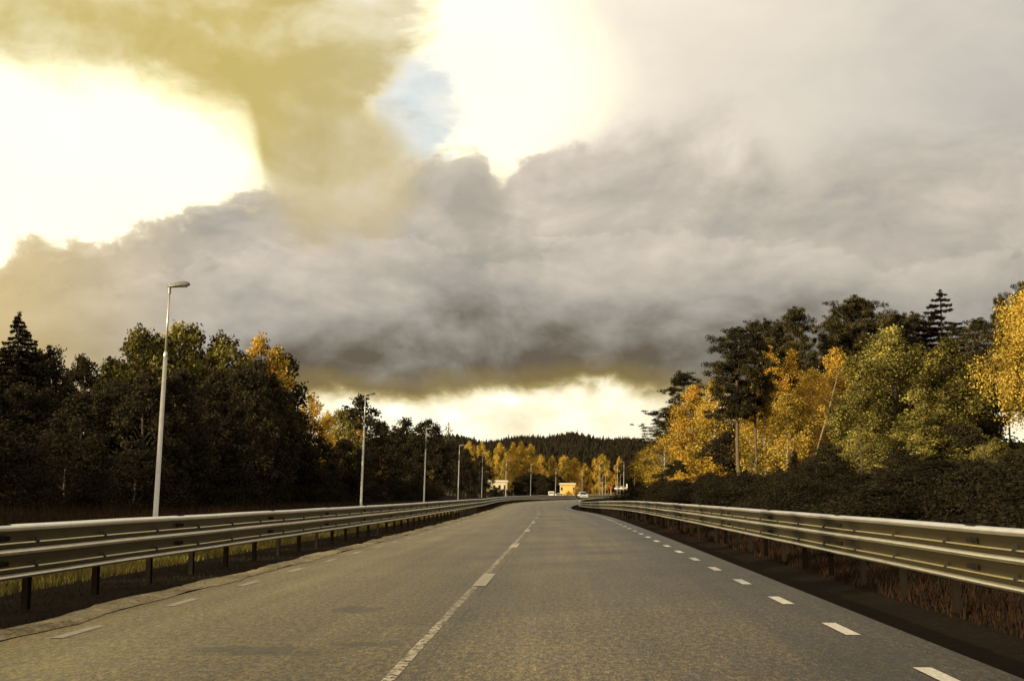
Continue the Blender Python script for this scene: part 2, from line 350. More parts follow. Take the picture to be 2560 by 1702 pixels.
def road_mat():
    m, q, p = mat('asphalt', .5, spec=.30)
    p.inputs['Specular Tint'].default_value = (1, .86, .55, 1)
    uv = q.n('ShaderNodeUVMap'); uv.uv_map = 'road'
    u, v, _ = q.sep(uv.outputs[0])           # u = metres across, v = metres along
    pos = q.comb(u, v, 0)
    big = q.noise(q.comb(u, q.m('MULTIPLY', v, .35), 0), .55, 5, .55)
    mid = q.noise(q.comb(u, q.m('MULTIPLY', v, .6), 0), 2.6, 6, .6, .4)
    st = q.comb(u, q.m('MULTIPLY', v, .38), 0); grain = q.noise(st, 20, 3, .7); grit = q.noise(st, 62, 2, .7)
    streak = q.noise(q.comb(q.m('MULTIPLY', u, 3), q.m('MULTIPLY', v, .05), 0), 1, 4, .6)
    # polished wheel tracks, two in each lane
    tr = None
    for c in (-3.5, -1.95, -.15, 1.5):
        d = q.m('DIVIDE', q.m('SUBTRACT', u, c), .38); g = q.m('POWER', 2.718, q.m('MULTIPLY', q.m('MULTIPLY', d, d), -1))
        tr = g if tr is None else q.m('ADD', tr, g)
    t = None
    for f, k in ((big, .38), (mid, .26), (streak, .30), (grain, 1.05), (grit, 1.15)):
        g = q.m('MULTIPLY', q.m('SUBTRACT', f, .5), k); t = g if t is None else q.m('ADD', t, g)
    t = q.m('ADD', q.m('ADD', t, .5), q.m('MULTIPLY', tr, .045))
    t = q.m('SUBTRACT', t, q.m('MULTIPLY', q.sstep(u, .5, 2.6), .20))  # shade along the right side put into the asphalt colour
    t = q.m('ADD', t, q.m('MULTIPLY', q.sstep(u, -1.1, -4.2), .20))  # golden glare on the left lane put into the asphalt colour
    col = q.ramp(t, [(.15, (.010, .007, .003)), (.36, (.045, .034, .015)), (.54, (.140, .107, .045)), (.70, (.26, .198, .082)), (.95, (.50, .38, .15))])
    # tar patches and cracked spots
    vor = q.n('ShaderNodeTexVoronoi', feature='DISTANCE_TO_EDGE'); q.put(vor.inputs['Vector'], q.vm('ADD', pos, q.noise(pos, 1.5, 4, .6, col=True))); vor.inputs['Scale'].default_value = .55
    crack = q.m('MULTIPLY', q.sstep(vor.outputs['Distance'], .012, .003), q.sstep(q.noise(pos, .22, 3, .5), .56, .64))
    spots = None
    for (su, sv, ru, rv) in ((-2.15, 13.1, .30, .50), (-2.35, 9.6, .55, .35), (-1.6, 10.1, .3, .22), (.1, 60, .7, 2.5), (-.6, 70, .9, 2.5), (1.9, 62, .7, 2.2), (.9, 26, .5, .9)):
        a = q.m('DIVIDE', q.m('SUBTRACT', u, su), ru); c = q.m('DIVIDE', q.m('SUBTRACT', v, sv), rv)
        g = q.sstep(q.m('ADD', q.m('ADD', q.m('MULTIPLY', a, a), q.m('MULTIPLY', c, c)), q.m('MULTIPLY', q.m('SUBTRACT', mid, .5), 3.5)), 1.1, .4)
        spots = g if spots is None else q.m('MAXIMUM', spots, g)
    seam = q.sstep(q.m('ABSOLUTE', q.m('ADD', q.m('ADD', u, .97), q.m('MULTIPLY', q.m('SUBTRACT', mid, .5), .08))), .016, .006)
    seam = q.m('MULTIPLY', seam, q.sstep(q.noise(q.comb(0, v, 0), .3, 3, .6), .42, .52))
    crack = q.m('MAXIMUM', crack, seam)
    col = q.mix(q.m('MULTIPLY', q.m('MAXIMUM', crack, q.m('MULTIPLY', spots, .7)), .8), col, (.035, .028, .02))
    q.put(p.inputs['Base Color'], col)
    q.put(p.inputs['Roughness'], q.m('ADD', .36, q.m('MULTIPLY', mid, .22)))
    bp = q.n('ShaderNodeBump'); bp.inputs['Strength'].default_value = .9; bp.inputs['Distance'].default_value = .012
    q.put(bp.inputs['Height'], q.m('ADD', q.m('MULTIPLY', grain, .6), grit)); q.nt.links.new(bp.outputs[0], p.inputs['Normal']); return m
M_ROAD = road_mat()
def gravel_mat():
    m, q, p = mat('roadside_gravel', .9, spec=.3)
    tc = q.n('ShaderNodeTexCoord').outputs['Object']
    g = q.noise(tc, 22, 8, .8); a = q.noise(tc, 1.6, 4, .6)
    t = q.m('ADD', q.m('MULTIPLY', g, .7), q.m('MULTIPLY', a, .3))
    q.put(p.inputs['Base Color'], q.ramp(t, [(.38, (.06, .045, .025)), (.50, (.42, .34, .18)), (.62, (.74, .62, .36))]))
    bp = q.n('ShaderNodeBump'); bp.inputs['Strength'].default_value = 1; bp.inputs['Distance'].default_value = .03
    q.put(bp.inputs['Height'], g); q.nt.links.new(bp.outputs[0], p.inputs['Normal']); return m
M_GRAVEL = gravel_mat()

# ------------------------------------------------------------------ lie of the land
def interp(tab):
    X = np.array([a for a, _ in tab], float); Y = np.array([c for _, c in tab], float)
    D = np.gradient(Y, X)
    def f(x):
        x = np.clip(np.asarray(x, float), X[0], X[-1]); i = np.clip(np.searchsorted(X, x)-1, 0, len(X)-2)
        h = X[i+1]-X[i]; t = (x-X[i])/h
        return (2*t**3-3*t**2+1)*Y[i]+(t**3-2*t**2+t)*h*D[i]+(-2*t**3+3*t**2)*Y[i+1]+(t**3-t**2)*h*D[i+1]
    return f
C = interp([(-80, 0), (0, 0), (50, 0), (75, -.15), (100, -.55), (125, -1.1), (150, -1.45), (175, -.9), (200, 1.0), (225, 4), (262, 8.6), (305, 16), (380, 33), (460, 58), (560, 95), (700, 150)])
E = interp([(-200, 0), (-60, 0), (0, 0), (30, 0), (50, 0), (60, 0), (85, -.06), (110, -.17), (140, -.25), (165, -.22), (190, -.12), (225, 0), (270, .10), (330, .2), (420, .3), (520, .8), (700, 3), (1100, 22), (1600, 60), (6000, 60)])
TI = interp([(-200, 0), (0, 0), (60, 0), (100, .02), (140, .05), (200, .05), (270, .03), (400, 0), (700, 0)])
def EZ(y, l): return float(E(y))-float(TI(y))*max(-9, min(9, l))      # road height with its cross slope in the bend
def ss(x, a, b_): t = np.clip((np.asarray(x, float)-a)/(b_-a), 0, 1); return t*t*(3-2*t)
BANK = interp([(-80, .3), (0, .3), (40, .6), (80, 1.3), (110, 2.0), (200, 2.3), (230, 1.2), (262, 0), (700, 0)])
def T(X, Y):
    X = np.asarray(X, float); Y = np.asarray(Y, float)
    rel = X-C(Y); r = np.hypot(X, Y)
    z = E(np.maximum(Y, -100))*(Y < 1000) + E(1000)*(Y >= 1000)
    z = z - TI(Y)*np.clip(rel, -9, 9)*(Y < 700)
    z = z - .06*ss(rel, 4.6, 3.6)*ss(rel, -17.5, -16.8)
    z = z - .12*ss(rel, 2.9, 3.2)*ss(rel, 7, 5)
    z = z + BANK(Y)*ss(rel, 4.6, 14) + ss(rel, 14, 45)*1.2*ss(Y, 280, 230)
    z = z + 2.4*ss(Y, 290, 520)*ss(rel, 5, 16)*ss(Y, 1100, 700)
    z = z + 1.1*ss(-rel, 21, 34)*ss(Y, 300, 240)
    z = z + .10*np.sin(X*.37+Y*.11)*np.sin(Y*.23-X*.07)*ss(np.abs(rel+6), 13, 22)
    # wooded hills on the horizon
    azd = np.degrees(np.arctan2(X, Y))
    hh = 97+6*np.sin(azd*.9+1.0)+4*np.sin(azd*2.3) - 10*ss(azd, 1, 7) + 4*np.exp(-((azd+1.2)/.9)**2)
    hh = np.where(np.abs(azd) > 40, 110, hh)
    z = z + hh*.93*ss(r, 1100, 2600)
    # the wooded rise to the left behind the camera that keeps the road in shade
    return z

def terrain():
    def axis(neg, pos, fine, step, rate):
        a = [0.]
        while a[-1] < pos: a.append(a[-1]+(step if a[-1] < fine else step+(a[-1]-fine)*rate))
        c = [0.]
        while c[-1] > -neg: c.append(c[-1]-(step if -c[-1] < fine else step+(-c[-1]-fine)*rate))
        return np.array(sorted(set(a+c)))
    xs = axis(5200, 5200, 45, .6, .035); ys = axis(5200, 5200, 40, 2.0, .022)
    ys = np.array(sorted(set(ys.tolist()) | set(np.arange(-40, 620, 4.).tolist())))
    gx, gy = np.meshgrid(xs, ys); V = np.stack([gx, gy, T(gx, gy)], -1).reshape(-1, 3)
    nx, ny = len(xs), len(ys); i = np.arange(nx-1)[None, :]+np.arange(ny-1)[:, None]*nx
    F = np.stack([i, i+1, i+nx+1, i+nx], -1).reshape(-1, 4)
    o = obj('ground', mesh_q('ground', V, F, M_GROUND, smooth=True)); tag(o, kind='structure')
terrain()

def sheet(name, l0, l1, y0, y1, dz, m, step=2., uv=False, wob=0, n=2, wave=None):
    """strip that follows the road between lateral offsets l0 and l1"""
    ys = np.arange(y0, y1+step/2, step); rs = np.random.RandomState(5)
    ls = np.linspace(0, 1, n); V = []
    for y in ys:
        a, c = l0, l1
        if wob: a += wob*(sin(y*1.7)+sin(y*.61+2)+rs.uniform(-.6, .6))*.5; c += wob*(sin(y*1.1+1)+sin(y*2.3)+rs.uniform(-.9, .9))*.4
        for t in ls:
            z = EZ(y, a+(c-a)*t)+dz
            if wave: z += wave*rs.uniform(0, 1)*(0 < t < 1)
            V.append((float(C(y))+a+(c-a)*t, y, z))
    V = np.array(V); k = len(ys); i = np.arange(n-1)[None, :]+np.arange(k-1)[:, None]*n
    F = np.stack([i, i+1, i+n+1, i+n], -1).reshape(-1, 4)
    me = mesh_q(name, V, F, m, smooth=True)
    if uv:
        u = me.uv_layers.new(name='road'); vv = V[F.ravel()]
        lat = vv[:, 0]-C(vv[:, 1]); d = np.stack([lat, vv[:, 1]], 1).astype(np.float32); u.data.foreach_set('uv', d.ravel())
    o = obj(name, me); tag(o, kind='structure'); return o
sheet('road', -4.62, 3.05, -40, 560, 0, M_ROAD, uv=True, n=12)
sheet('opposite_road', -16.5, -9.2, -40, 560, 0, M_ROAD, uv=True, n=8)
sheet('gravel_strip', -5.02, -4.60, -10, 240, .008, M_GRAVEL, step=.25, wob=.10, n=5, wave=.035)
# painted lines
def markings():
    mb = MB()
    def quad(l0, l1, y0, y1, dz=.005):
        k = max(1, int((y1-y0)/4)); yy = np.linspace(y0, y1, k+1)
        for a, c in zip(yy[:-1], yy[1:]):
            mb.add([(float(C(a))+l0, a, EZ(a, l0)+dz), (float(C(a))+l1, a, EZ(a, l1)+dz), (float(C(c))+l1, c, EZ(c, l1)+dz), (float(C(c))+l0, c, EZ(c, l0)+dz)], [(0, 1, 2, 3)])
    y = 8.36-6
    while y < 300: quad(2.47, 2.60, y-.5, y+.5); y += 3
    return mb
mk = markings().build('road_markings', M_WHITE); tag(mk, kind='structure')
def worn_or_shaded(name, fade):
    m, q, p = mat(name, .7)
    tc = q.n('ShaderNodeTexCoord').outputs['Object']; f = q.noise(tc, 9, 8, .75)
    q.put(p.inputs['Base Color'], q.ramp(f, [(.36, (.44, .38, .25)), (.62, (.62, .55, .40))]))
    p.inputs['Alpha'].default_value = 1
    q.put(p.inputs['Alpha'], q.sstep(f, fade, fade+.10)); return m
def centre():
    a = MB(); c = MB(); ld = MB()
    def quad(mb, l0, l1, y0, y1, dz):
        mb.add([(float(C(y0))+l0, y0, EZ(y0, l0)+dz), (float(C(y0))+l1, y0, EZ(y0, l1)+dz), (float(C(y1))+l1, y1, EZ(y1, l1)+dz), (float(C(y1))+l0, y1, EZ(y1, l0)+dz)], [(0, 1, 2, 3)])
    y = 2.
    while y < 60: quad(a, -1.16, -1.08, y, y+2, .004); y += 2
    y = 16.4
    while y < 300: quad(c, -1.16, -.98, y, y+2.6, .008); y += 12 if y > 30 else 12
    y = 7.9-6
    while y < 300: quad(ld, -4.31, -4.20, y-.5, y+.5, .005); y += 3
    return a, c, ld
ca, cc, cl_ = centre()
tag(cl_.build('left_edge_markings', worn_or_shaded('dust_and_shade_paint', .28)), kind='structure')  # dust and the shadow over the left dashes both put into this paint
tag(ca.build('worn_centre_line_marking', worn_or_shaded('worn_paint', .43)), kind='structure'); tag(cc.build('centre_line_markings', worn_or_shaded('lane_paint', .24)), kind='structure')

# ------------------------------------------------------------------ guard rails
def rail(name, L, side, label, y0=-8., y1=470.):
    """side = +1: the beam faces +X (left rail); -1: it faces -X (right rail)"""
    root = empty(name, (L, 0, 0)); tag(root, label, 'guard rail')
    ys = np.concatenate([np.arange(y0, 200, 2.), np.arange(200, y1, 4.)])
    def sweep(poly, m, nm, closed=True):
        V = []
        for y in ys:
            cx = float(C(y)); ez = EZ(y, L); t = (float(C(y+.5))-float(C(y-.5)))
            sag = .004*sin(y*.9)+.003*sin(y*2.1+L)
            for z, d in poly: V.append((cx+side*(d+sag), y-side*(d)*t, ez+z+sag*.6))
        n = len(poly); k = len(ys); F = []
        rng = range(n) if closed else range(n-1)
        for i in range(k-1):
            for j in rng:
                j2 = (j+1) % n; F.append((i*n+j, i*n+j2, (i+1)*n+j2, (i+1)*n+j))
        mb = MB(); mb.add(V, F); o = mb.build(nm, m, root, smooth=False); return o
    # rounded profiles get smooth shading through many facets
    WEB = [(.835, .03), (.74, .004), (.66, .004), (.645, .02), (.57, .02), (.48, .004), (.40, .004), (.385, .02), (.335, .02)]
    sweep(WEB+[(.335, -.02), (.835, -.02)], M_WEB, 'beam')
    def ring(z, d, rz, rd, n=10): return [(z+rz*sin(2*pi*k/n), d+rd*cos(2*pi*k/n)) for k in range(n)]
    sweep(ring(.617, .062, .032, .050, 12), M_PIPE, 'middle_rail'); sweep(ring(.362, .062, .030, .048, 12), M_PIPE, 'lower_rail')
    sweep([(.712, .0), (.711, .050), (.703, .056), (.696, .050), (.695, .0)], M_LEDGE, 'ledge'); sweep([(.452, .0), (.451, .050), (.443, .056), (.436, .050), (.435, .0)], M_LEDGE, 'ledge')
    capp = []
    for k in range(14):
        w = 2*pi*k/14; capp.append((.865+.037*sin(w), .015+.075*math.copysign(abs(cos(w))**.75, cos(w))))
    sweep(capp, M_CAP, 'top_rail')
    mb = MB(); mb.box((0, 0, .40), (.012, .10, .86)); mb.box((.03, .044, .40), (.06, .01, .86)); mb.box((.03, -.044, .40), (.06, .01, .86))
    pm = mb.build('post', M_POST, link=False)
    mb = MB(); mb.tube([(0, 0, 0), (.018, 0, 0)], [.024, .02], 8); mb.tube([(.016, 0, 0), (.03, 0, 0)], [.012, .011], 6); mb.box((.0, 0, .028), (.016, .07, .045)); bm_ = mb.build('bolt', M_BOLT, link=False)
    mb = MB(); mb.box((.015, 0, .9045), (.10, .30, .005)); 
    for s in (-.11, -.05, .05, .11): mb.tube([(.015, s, .905), (.015, s, .918)], [.014, .012], 6)
    jm = mb.build('splice_plate', M_POST, link=False)
    mb = MB(); mb.box((.012, 0, 0), (.012, .30, .05))
    for s in (-.11, -.06, .06, .11): mb.tube([(.012, s, .0), (.034, s, .0)], [.015, .012], 6)
    sbm = mb.build('beam_splice', M_POST, link=False)
    def put(me, nm, y, dz=0, d=0, sc=1):
        t = float(C(y+.5))-float(C(y-.5))
        o = obj(nm, me, root); o.location = (float(C(y))+side*d, y, EZ(y, L)+dz); o.rotation_euler = (0, 0, (0 if side > 0 else pi)-math.atan(t)); return o
    y = -4.7; cnt = 0; rest = MB()
    while y < y1:
        if y > 3 and cnt < 98: put(pm, 'post', y, 0, -.07); cnt += 1
        else: rest.box((float(C(y))-side*.05, y, EZ(y, L)+.40), (.07, .10, .86))
        y += 2
    r = rest.build('post', M_POST, root); r['kind'] = 'stuff'
    y = 7.3; k = 0; rb = MB()
    while y < 140:
        if k < 45:
            put(bm_, 'bolt', y, .704, .045); put(bm_, 'bolt', y, .444, .045)
        else:
            for z in (.698, .438): rb.box((float(C(y))+side*.045, y, EZ(y, L)+z+.01), (.05, .07, .06))
        y += 2; k += 1
    r = rb.build('bolt', M_BOLT, root); r['kind'] = 'stuff'
    y = 6.6
    while y < 110:
        put(jm, 'splice_plate', y); put(sbm, 'beam_splice', y, .755, .025); put(sbm, 'beam_splice', y, .495, .025); y += 5.9
    return root
rail('guard_rail', -5.75, 1, 'long galvanised steel guard rail along the left edge of the road')
for o in [c for c in bpy.data.objects['guard_rail'].children]: pass
rail('guard_rail', 4.15, -1, 'long steel guard rail along the right edge of the road with golden light on it')

# ------------------------------------------------------------------ plants
rng = np.random.RandomState(11)
def leaves(Cn, w, l, rs, up=.0):
    """quads of size w x l at centres Cn, random directions"""
    n = len(Cn); a = rs.normal(size=(n, 3)); a[:, 2] += up; a /= np.linalg.norm(a, axis=1)[:, None]
    c = rs.normal(size=(n, 3)); c = np.cross(a, c); c /= np.linalg.norm(c, axis=1)[:, None]
    s = rs.uniform(.7, 1.3, (n, 1)); A_ = a*l*s/2; B_ = c*w*s/2
    V = np.stack([Cn-A_, Cn+B_*1.0-A_*.1, Cn+A_, Cn-B_*1.0-A_*.1], 1).reshape(-1, 3)
    return V, np.arange(4*n).reshape(-1, 4)
def ball(rs, n, power=.55):
    d = rs.normal(size=(n, 3)); d /= np.linalg.norm(d, axis=1)[:, None]; return d*rs.uniform(0, 1, (n, 1))**power
PROTO = {}
def broad(key, seed, H=10., R0=3.2, base=.16, nclump=46, per=230, leaf=(.16, .24), lm=L_GREEN, bark=M_BARK, shape='round', clump=(1.0, .8), trunk_r=.16, droop=0, gap=0, lean=0):
    rs = np.random.RandomState(seed); tm = MB(); pts = []
    def env(t):       # crown radius over height fraction t
        if shape == 'round': return R0*max(.05, sin(pi*min(1, max(0, t*.93+.07))))**.55
        if shape == 'dome': return R0*max(.02, 1-((t-.42)/.60)**2)**.5
        if shape == 'egg': return R0*(sin(pi*min(1, max(0.02, t**.75*.97+.03))))**.7
        if shape == 'tall': return R0*(min(1, t*3+.3))*(1-t**2.2)**.6+.1
        if shape == 'bush': return R0*(1-t**2)**.5
    nb = 9; tp = []; rad = []
    x = y = 0.
    for i in range(nb):
        t = i/(nb-1); x += rs.uniform(-.10, .10)*H*.05+lean*H/nb; y += rs.uniform(-.10, .10)*H*.05; tp.append((x, y, t*H*.93)); rad.append(trunk_r*(1-t)**.8+.02)
    tp[0] = (0, 0, -.4); tm.tube(tp, rad, 8)
    def trunk_at(h):
        k = min(max(h/(H*.93), 0), 1)*(nb-1); i = min(int(k), nb-2); f = k-i; return np.array(tp[i])*(1-f)+np.array(tp[i+1])*f
    Cs = []; ga = rs.uniform(0, 2*pi)
    for i in range(nclump):
        t = (i+rs.uniform(.1, .9))/nclump; t = t**.9
        h = H*(base+(1-base)*t); th = ga+i*2.399+rs.uniform(-.5, .5)
        r = env(t)*rs.uniform(.25, 1.0)**.5*rs.uniform(.8, 1.12)
        r = max(0, r-clump[0]*.45); c = trunk_at(h)+np.array([r*cos(th), r*sin(th), 0]); c[2] = h-clump[1]*.35+rs.uniform(-.3, .3)
        s = rs.uniform(.65, 1.25)*(1-.35*t); Cs.append((c, s))
        o = trunk_at(max(h-r*.9-.5, H*base*.6)); m = o*.5+c*.5+np.array([0, 0, .12*r])
        tm.tube([tuple(o), tuple(m), tuple(c)], [trunk_r*.30*(1-t*.6), trunk_r*.2*(1-t*.6), .012], 5, caps=False)
    for c, s in Cs:
        if gap and rs.rand() < gap: continue
        n = int(per*s*s); q = ball(rs, n, .6)*np.array([clump[0], clump[0], clump[1]])*s
        # smaller bunches inside the clump make the outline ragged
        bun = ball(rs, 9, .4)*np.array([clump[0], clump[0], clump[1]])*s
        pick = rs.randint(0, 9, n); q = np.where(rs.rand(n, 1) < .65, bun[pick]+rs.normal(size=(n, 3))*.22*s, q)
        if droop: q[:, 2] -= np.abs(rs.normal(size=n))*droop*np.linalg.norm(q[:, :2], axis=1)
        pts.append(c+q)
    P = np.concatenate(pts); P = P[P[:, 2] > .05]
    V, F = leaves(P, leaf[0], leaf[1], rs)
    PROTO[key] = dict(trunk=tm.build('trunk', bark, link=False, smooth=True), crown=mesh_q('crown', V, F, lm), H=float(np.percentile(P[:, 2], 99.8)), W=float(np.percentile(np.abs(P[:, 0]), 98))*2)
def pine(key, seed, H=14., R0=2.5, base=.45, nb=34, lm=L_PINE, sparse=1.0):
    rs = np.random.RandomState(seed); tm = MB(); pts = []
    tp = []; x = y = 0
    for i in range(10):
        t = i/9; x += rs.uniform(-.10, .10); y += rs.uniform(-.10, .10); tp.append((x, y, t*H*.985))
    tp[0] = (0, 0, -.4); tm.tube(tp, [.115*(1-i/9)**.7+.02 for i in range(10)], 8)
    def trunk_at(h):
        k = min(max(h/(H*.985), 0), 1)*9; i = min(int(k), 8); f = k-i; return np.array(tp[i])*(1-f)+np.array(tp[i+1])*f
    lob = rs.uniform(.7, 1.25, 5); lob0 = rs.uniform(0, 6.28)
    for i in range(nb):
        t = (i+rs.rand()*.8)/nb; h = H*(base+(1-base)*t*.96); th = i*2.399+rs.uniform(-.8, .8)
        L = R0*(1-t**2.1)**.8*(.5+.5*min(1, t*3+.2))*rs.uniform(.45, 1.1)*lob[int(((th+lob0) % 6.283)/6.284*5)]+.3
        o = trunk_at(h); rise = L*rs.uniform(.10, .65)
        e = o+np.array([L*cos(th), L*sin(th), rise]); m = o+np.array([L*.5*cos(th+.2), L*.5*sin(th+.2), rise*.2])
        tm.tube([tuple(o), tuple(m), tuple(e)], [.045, .03, .012], 5, caps=False)
        for k in range(int(3+L*3.6)):
            f = rs.uniform(.30, 1.05); c = o*(1-f)+e*f+np.array([rs.normal()*.28*L**.5, rs.normal()*.28*L**.5, rs.uniform(-.12, .38)])
            s = rs.uniform(.20, .42)
            q = ball(rs, int(70*sparse*(s/.3)**1.5), .6)*np.array([s*1.1, s*1.1, s*.72]); pts.append(c+q)
    for k in range(6): pts.append(trunk_at(H*.93)+np.array([rs.normal()*.2, rs.normal()*.2, k*.13])+ball(rs, 70, .6)*np.array([.28, .28, .28]))
    P = np.concatenate(pts); V, F = leaves(P, .055, .19, rs, .6)
    PROTO[key] = dict(trunk=tm.build('trunk', M_PBARK, link=False, smooth=True), crown=mesh_q('crown', V, F, lm), H=float(P[:, 2].max()), W=float(np.percentile(np.abs(P[:, 0]), 98))*2)
def spruce(key, seed, H=14., R0=2.3, base=.08, whorls=22, lm=L_SPRUCE, dens=1.0, open_=False):
    rs = np.random.RandomState(seed); tm = MB(); pts = []
    tm.tube([(0, 0, -.4), (0, 0, H*.5), (0, 0, H*.99)], [.17, .09, .015], 8)
    for w in range(whorls):
        t = w/(whorls-1); h = H*(base+(1-base)*t**.92*.97); L0 = R0*(1-t)**(.85)+.22
        for k in range(6 if t < .8 else 4):
            th = w*.7+k*2*pi/6+rs.uniform(-.25, .25); L = L0*rs.uniform(.72, 1.12)
            n = int(max(14, L*(70 if open_ else 110)*dens)); f = rs.uniform(.06, 1, n)**.7
            drop = -.20*L*f+.16*L*f**2.5 if open_ else -.34*L*f+.10*L*f**2
            wd = (.24*(1-f)+.06)*L*.75
            lat = rs.normal(size=n)*wd*.55
            P = np.stack([cos(th)*L*f-sin(th)*lat, sin(th)*L*f+cos(th)*lat, h+drop-np.abs(rs.normal(size=n))*(.05 if open_ else .13)], 1); pts.append(P)
            e = (cos(th)*L*.95, sin(th)*L*.95, h+float(-.2*L*.95+.14*L if open_ else -.24*L)); tm.tube([(0, 0, h), e], [.03*(1-t)+.006, .005], 4, caps=False)
    pts.append(np.stack([rs.normal(size=50)*.04, rs.normal(size=50)*.04, H*(1-rs.uniform(0, .05, 50))], 1))
    P = np.concatenate(pts); V, F = leaves(P, .07, .22, rs)
    PROTO[key] = dict(trunk=tm.build('trunk', M_BARK, link=False, smooth=True), crown=mesh_q('crown', V, F, lm), H=H, W=R0*2)
kw = dict(lm=L_GREEN, nclump=90, per=280, R0=3.6, shape='dome')
broad('round1', 1, **kw); broad('round2', 2, clump=(.9, .9), **kw)
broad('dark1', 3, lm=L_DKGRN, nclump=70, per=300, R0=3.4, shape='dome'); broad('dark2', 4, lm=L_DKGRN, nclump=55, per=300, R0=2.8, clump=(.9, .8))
kb = dict(bark=M_BIRCH, shape='tall', clump=(.55, .80), leaf=(.085, .13), per=330, nclump=74, trunk_r=.08, droop=.5)
broad('birch1', 5, lm=L_GOLD, R0=2.0, base=.22, **kb); broad('birch2', 6, lm=L_ORANGE, R0=1.8, base=.25, **kb)
broad('birch3', 7, lm=L_GOLD, R0=2.3, base=.18, gap=.15, **kb)
broad('bigbirch', 8, lm=L_GOLD, R0=2.9, base=.40, bark=M_BIRCH, shape='tall', clump=(.68, .95), leaf=(.075, .115), per=600, nclump=110, trunk_r=.12, droop=.8, gap=.12)
broad('willow', 9, lm=L_GREEN, R0=3.4, base=.10, shape='egg', clump=(.70, .75), leaf=(.085, .13), per=560, nclump=120, trunk_r=.14)
broad('willow2', 19, lm=L_GREEN, R0=3.0, base=.10, shape='tall', clump=(.68, .8), leaf=(.085, .13), per=560, nclump=105, trunk_r=.12)
broad('orange1', 10, lm=L_ORANGE, R0=3.2, shape='dome', nclump=64, per=280, leaf=(.14, .2)); broad('gold1', 12, lm=L_GOLD, R0=3.4, shape='dome', nclump=64, per=280, leaf=(.14, .2))
broad('sparse', 13, lm=L_GREEN, R0=2.6, shape='egg', nclump=34, per=90, leaf=(.12, .18), gap=.2)
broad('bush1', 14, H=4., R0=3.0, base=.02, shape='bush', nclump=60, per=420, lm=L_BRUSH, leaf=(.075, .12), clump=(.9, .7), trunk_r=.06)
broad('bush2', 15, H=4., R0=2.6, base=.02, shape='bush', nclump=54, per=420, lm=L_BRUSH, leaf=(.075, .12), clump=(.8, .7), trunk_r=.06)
broad('redbush', 16, H=4., R0=2.8, base=.02, shape='bush', nclump=40, per=260, lm=L_ORANGE, leaf=(.12, .18), clump=(.8, .7), trunk_r=.06)
pine('pine1', 21, nb=44, base=.50, R0=2.1); pine('pine2', 22, base=.42, R0=1.9, nb=46); pine('pinebig', 24, base=.42, R0=3.2, nb=84)
pine('pinegappy', 25, base=.42, R0=2.4, nb=34)
spruce('spruce1', 31, whorls=34, dens=1.2); spruce('spruce2', 32, R0=3.4, whorls=38, dens=1.3); spruce('spruceopen', 33, R0=2.9, whorls=27, open_=True, base=.15, dens=2.2)
def behind(px, Y): return max(Y, 25.5*FPX/max(60, VPX-px)) if px < 1150 else Y
def plant(kind, px, py, Y, wpx=None, label=None, name='tree', cat='tree', group=None, rz=None, lean=0, W=None):
    p = PROTO[kind]; X, zt = at(px, py, Y); zb = float(T(X, Y)); h = max(zt-zb, .6); s = h/p['H']
    w = s if wpx is None else (wpx/FPX*Y)/p['W']
    r = empty(name, (X, Y, zb-.05), rng.uniform(0, 6.28) if rz is None else rz); tag(r, label, cat, group)
    if lean: r.rotation_euler = (0, lean, 0)
    t = obj('trunk', p['trunk'], r); c = obj('crown', p['crown'], r); r.scale = (w, w, s); return r
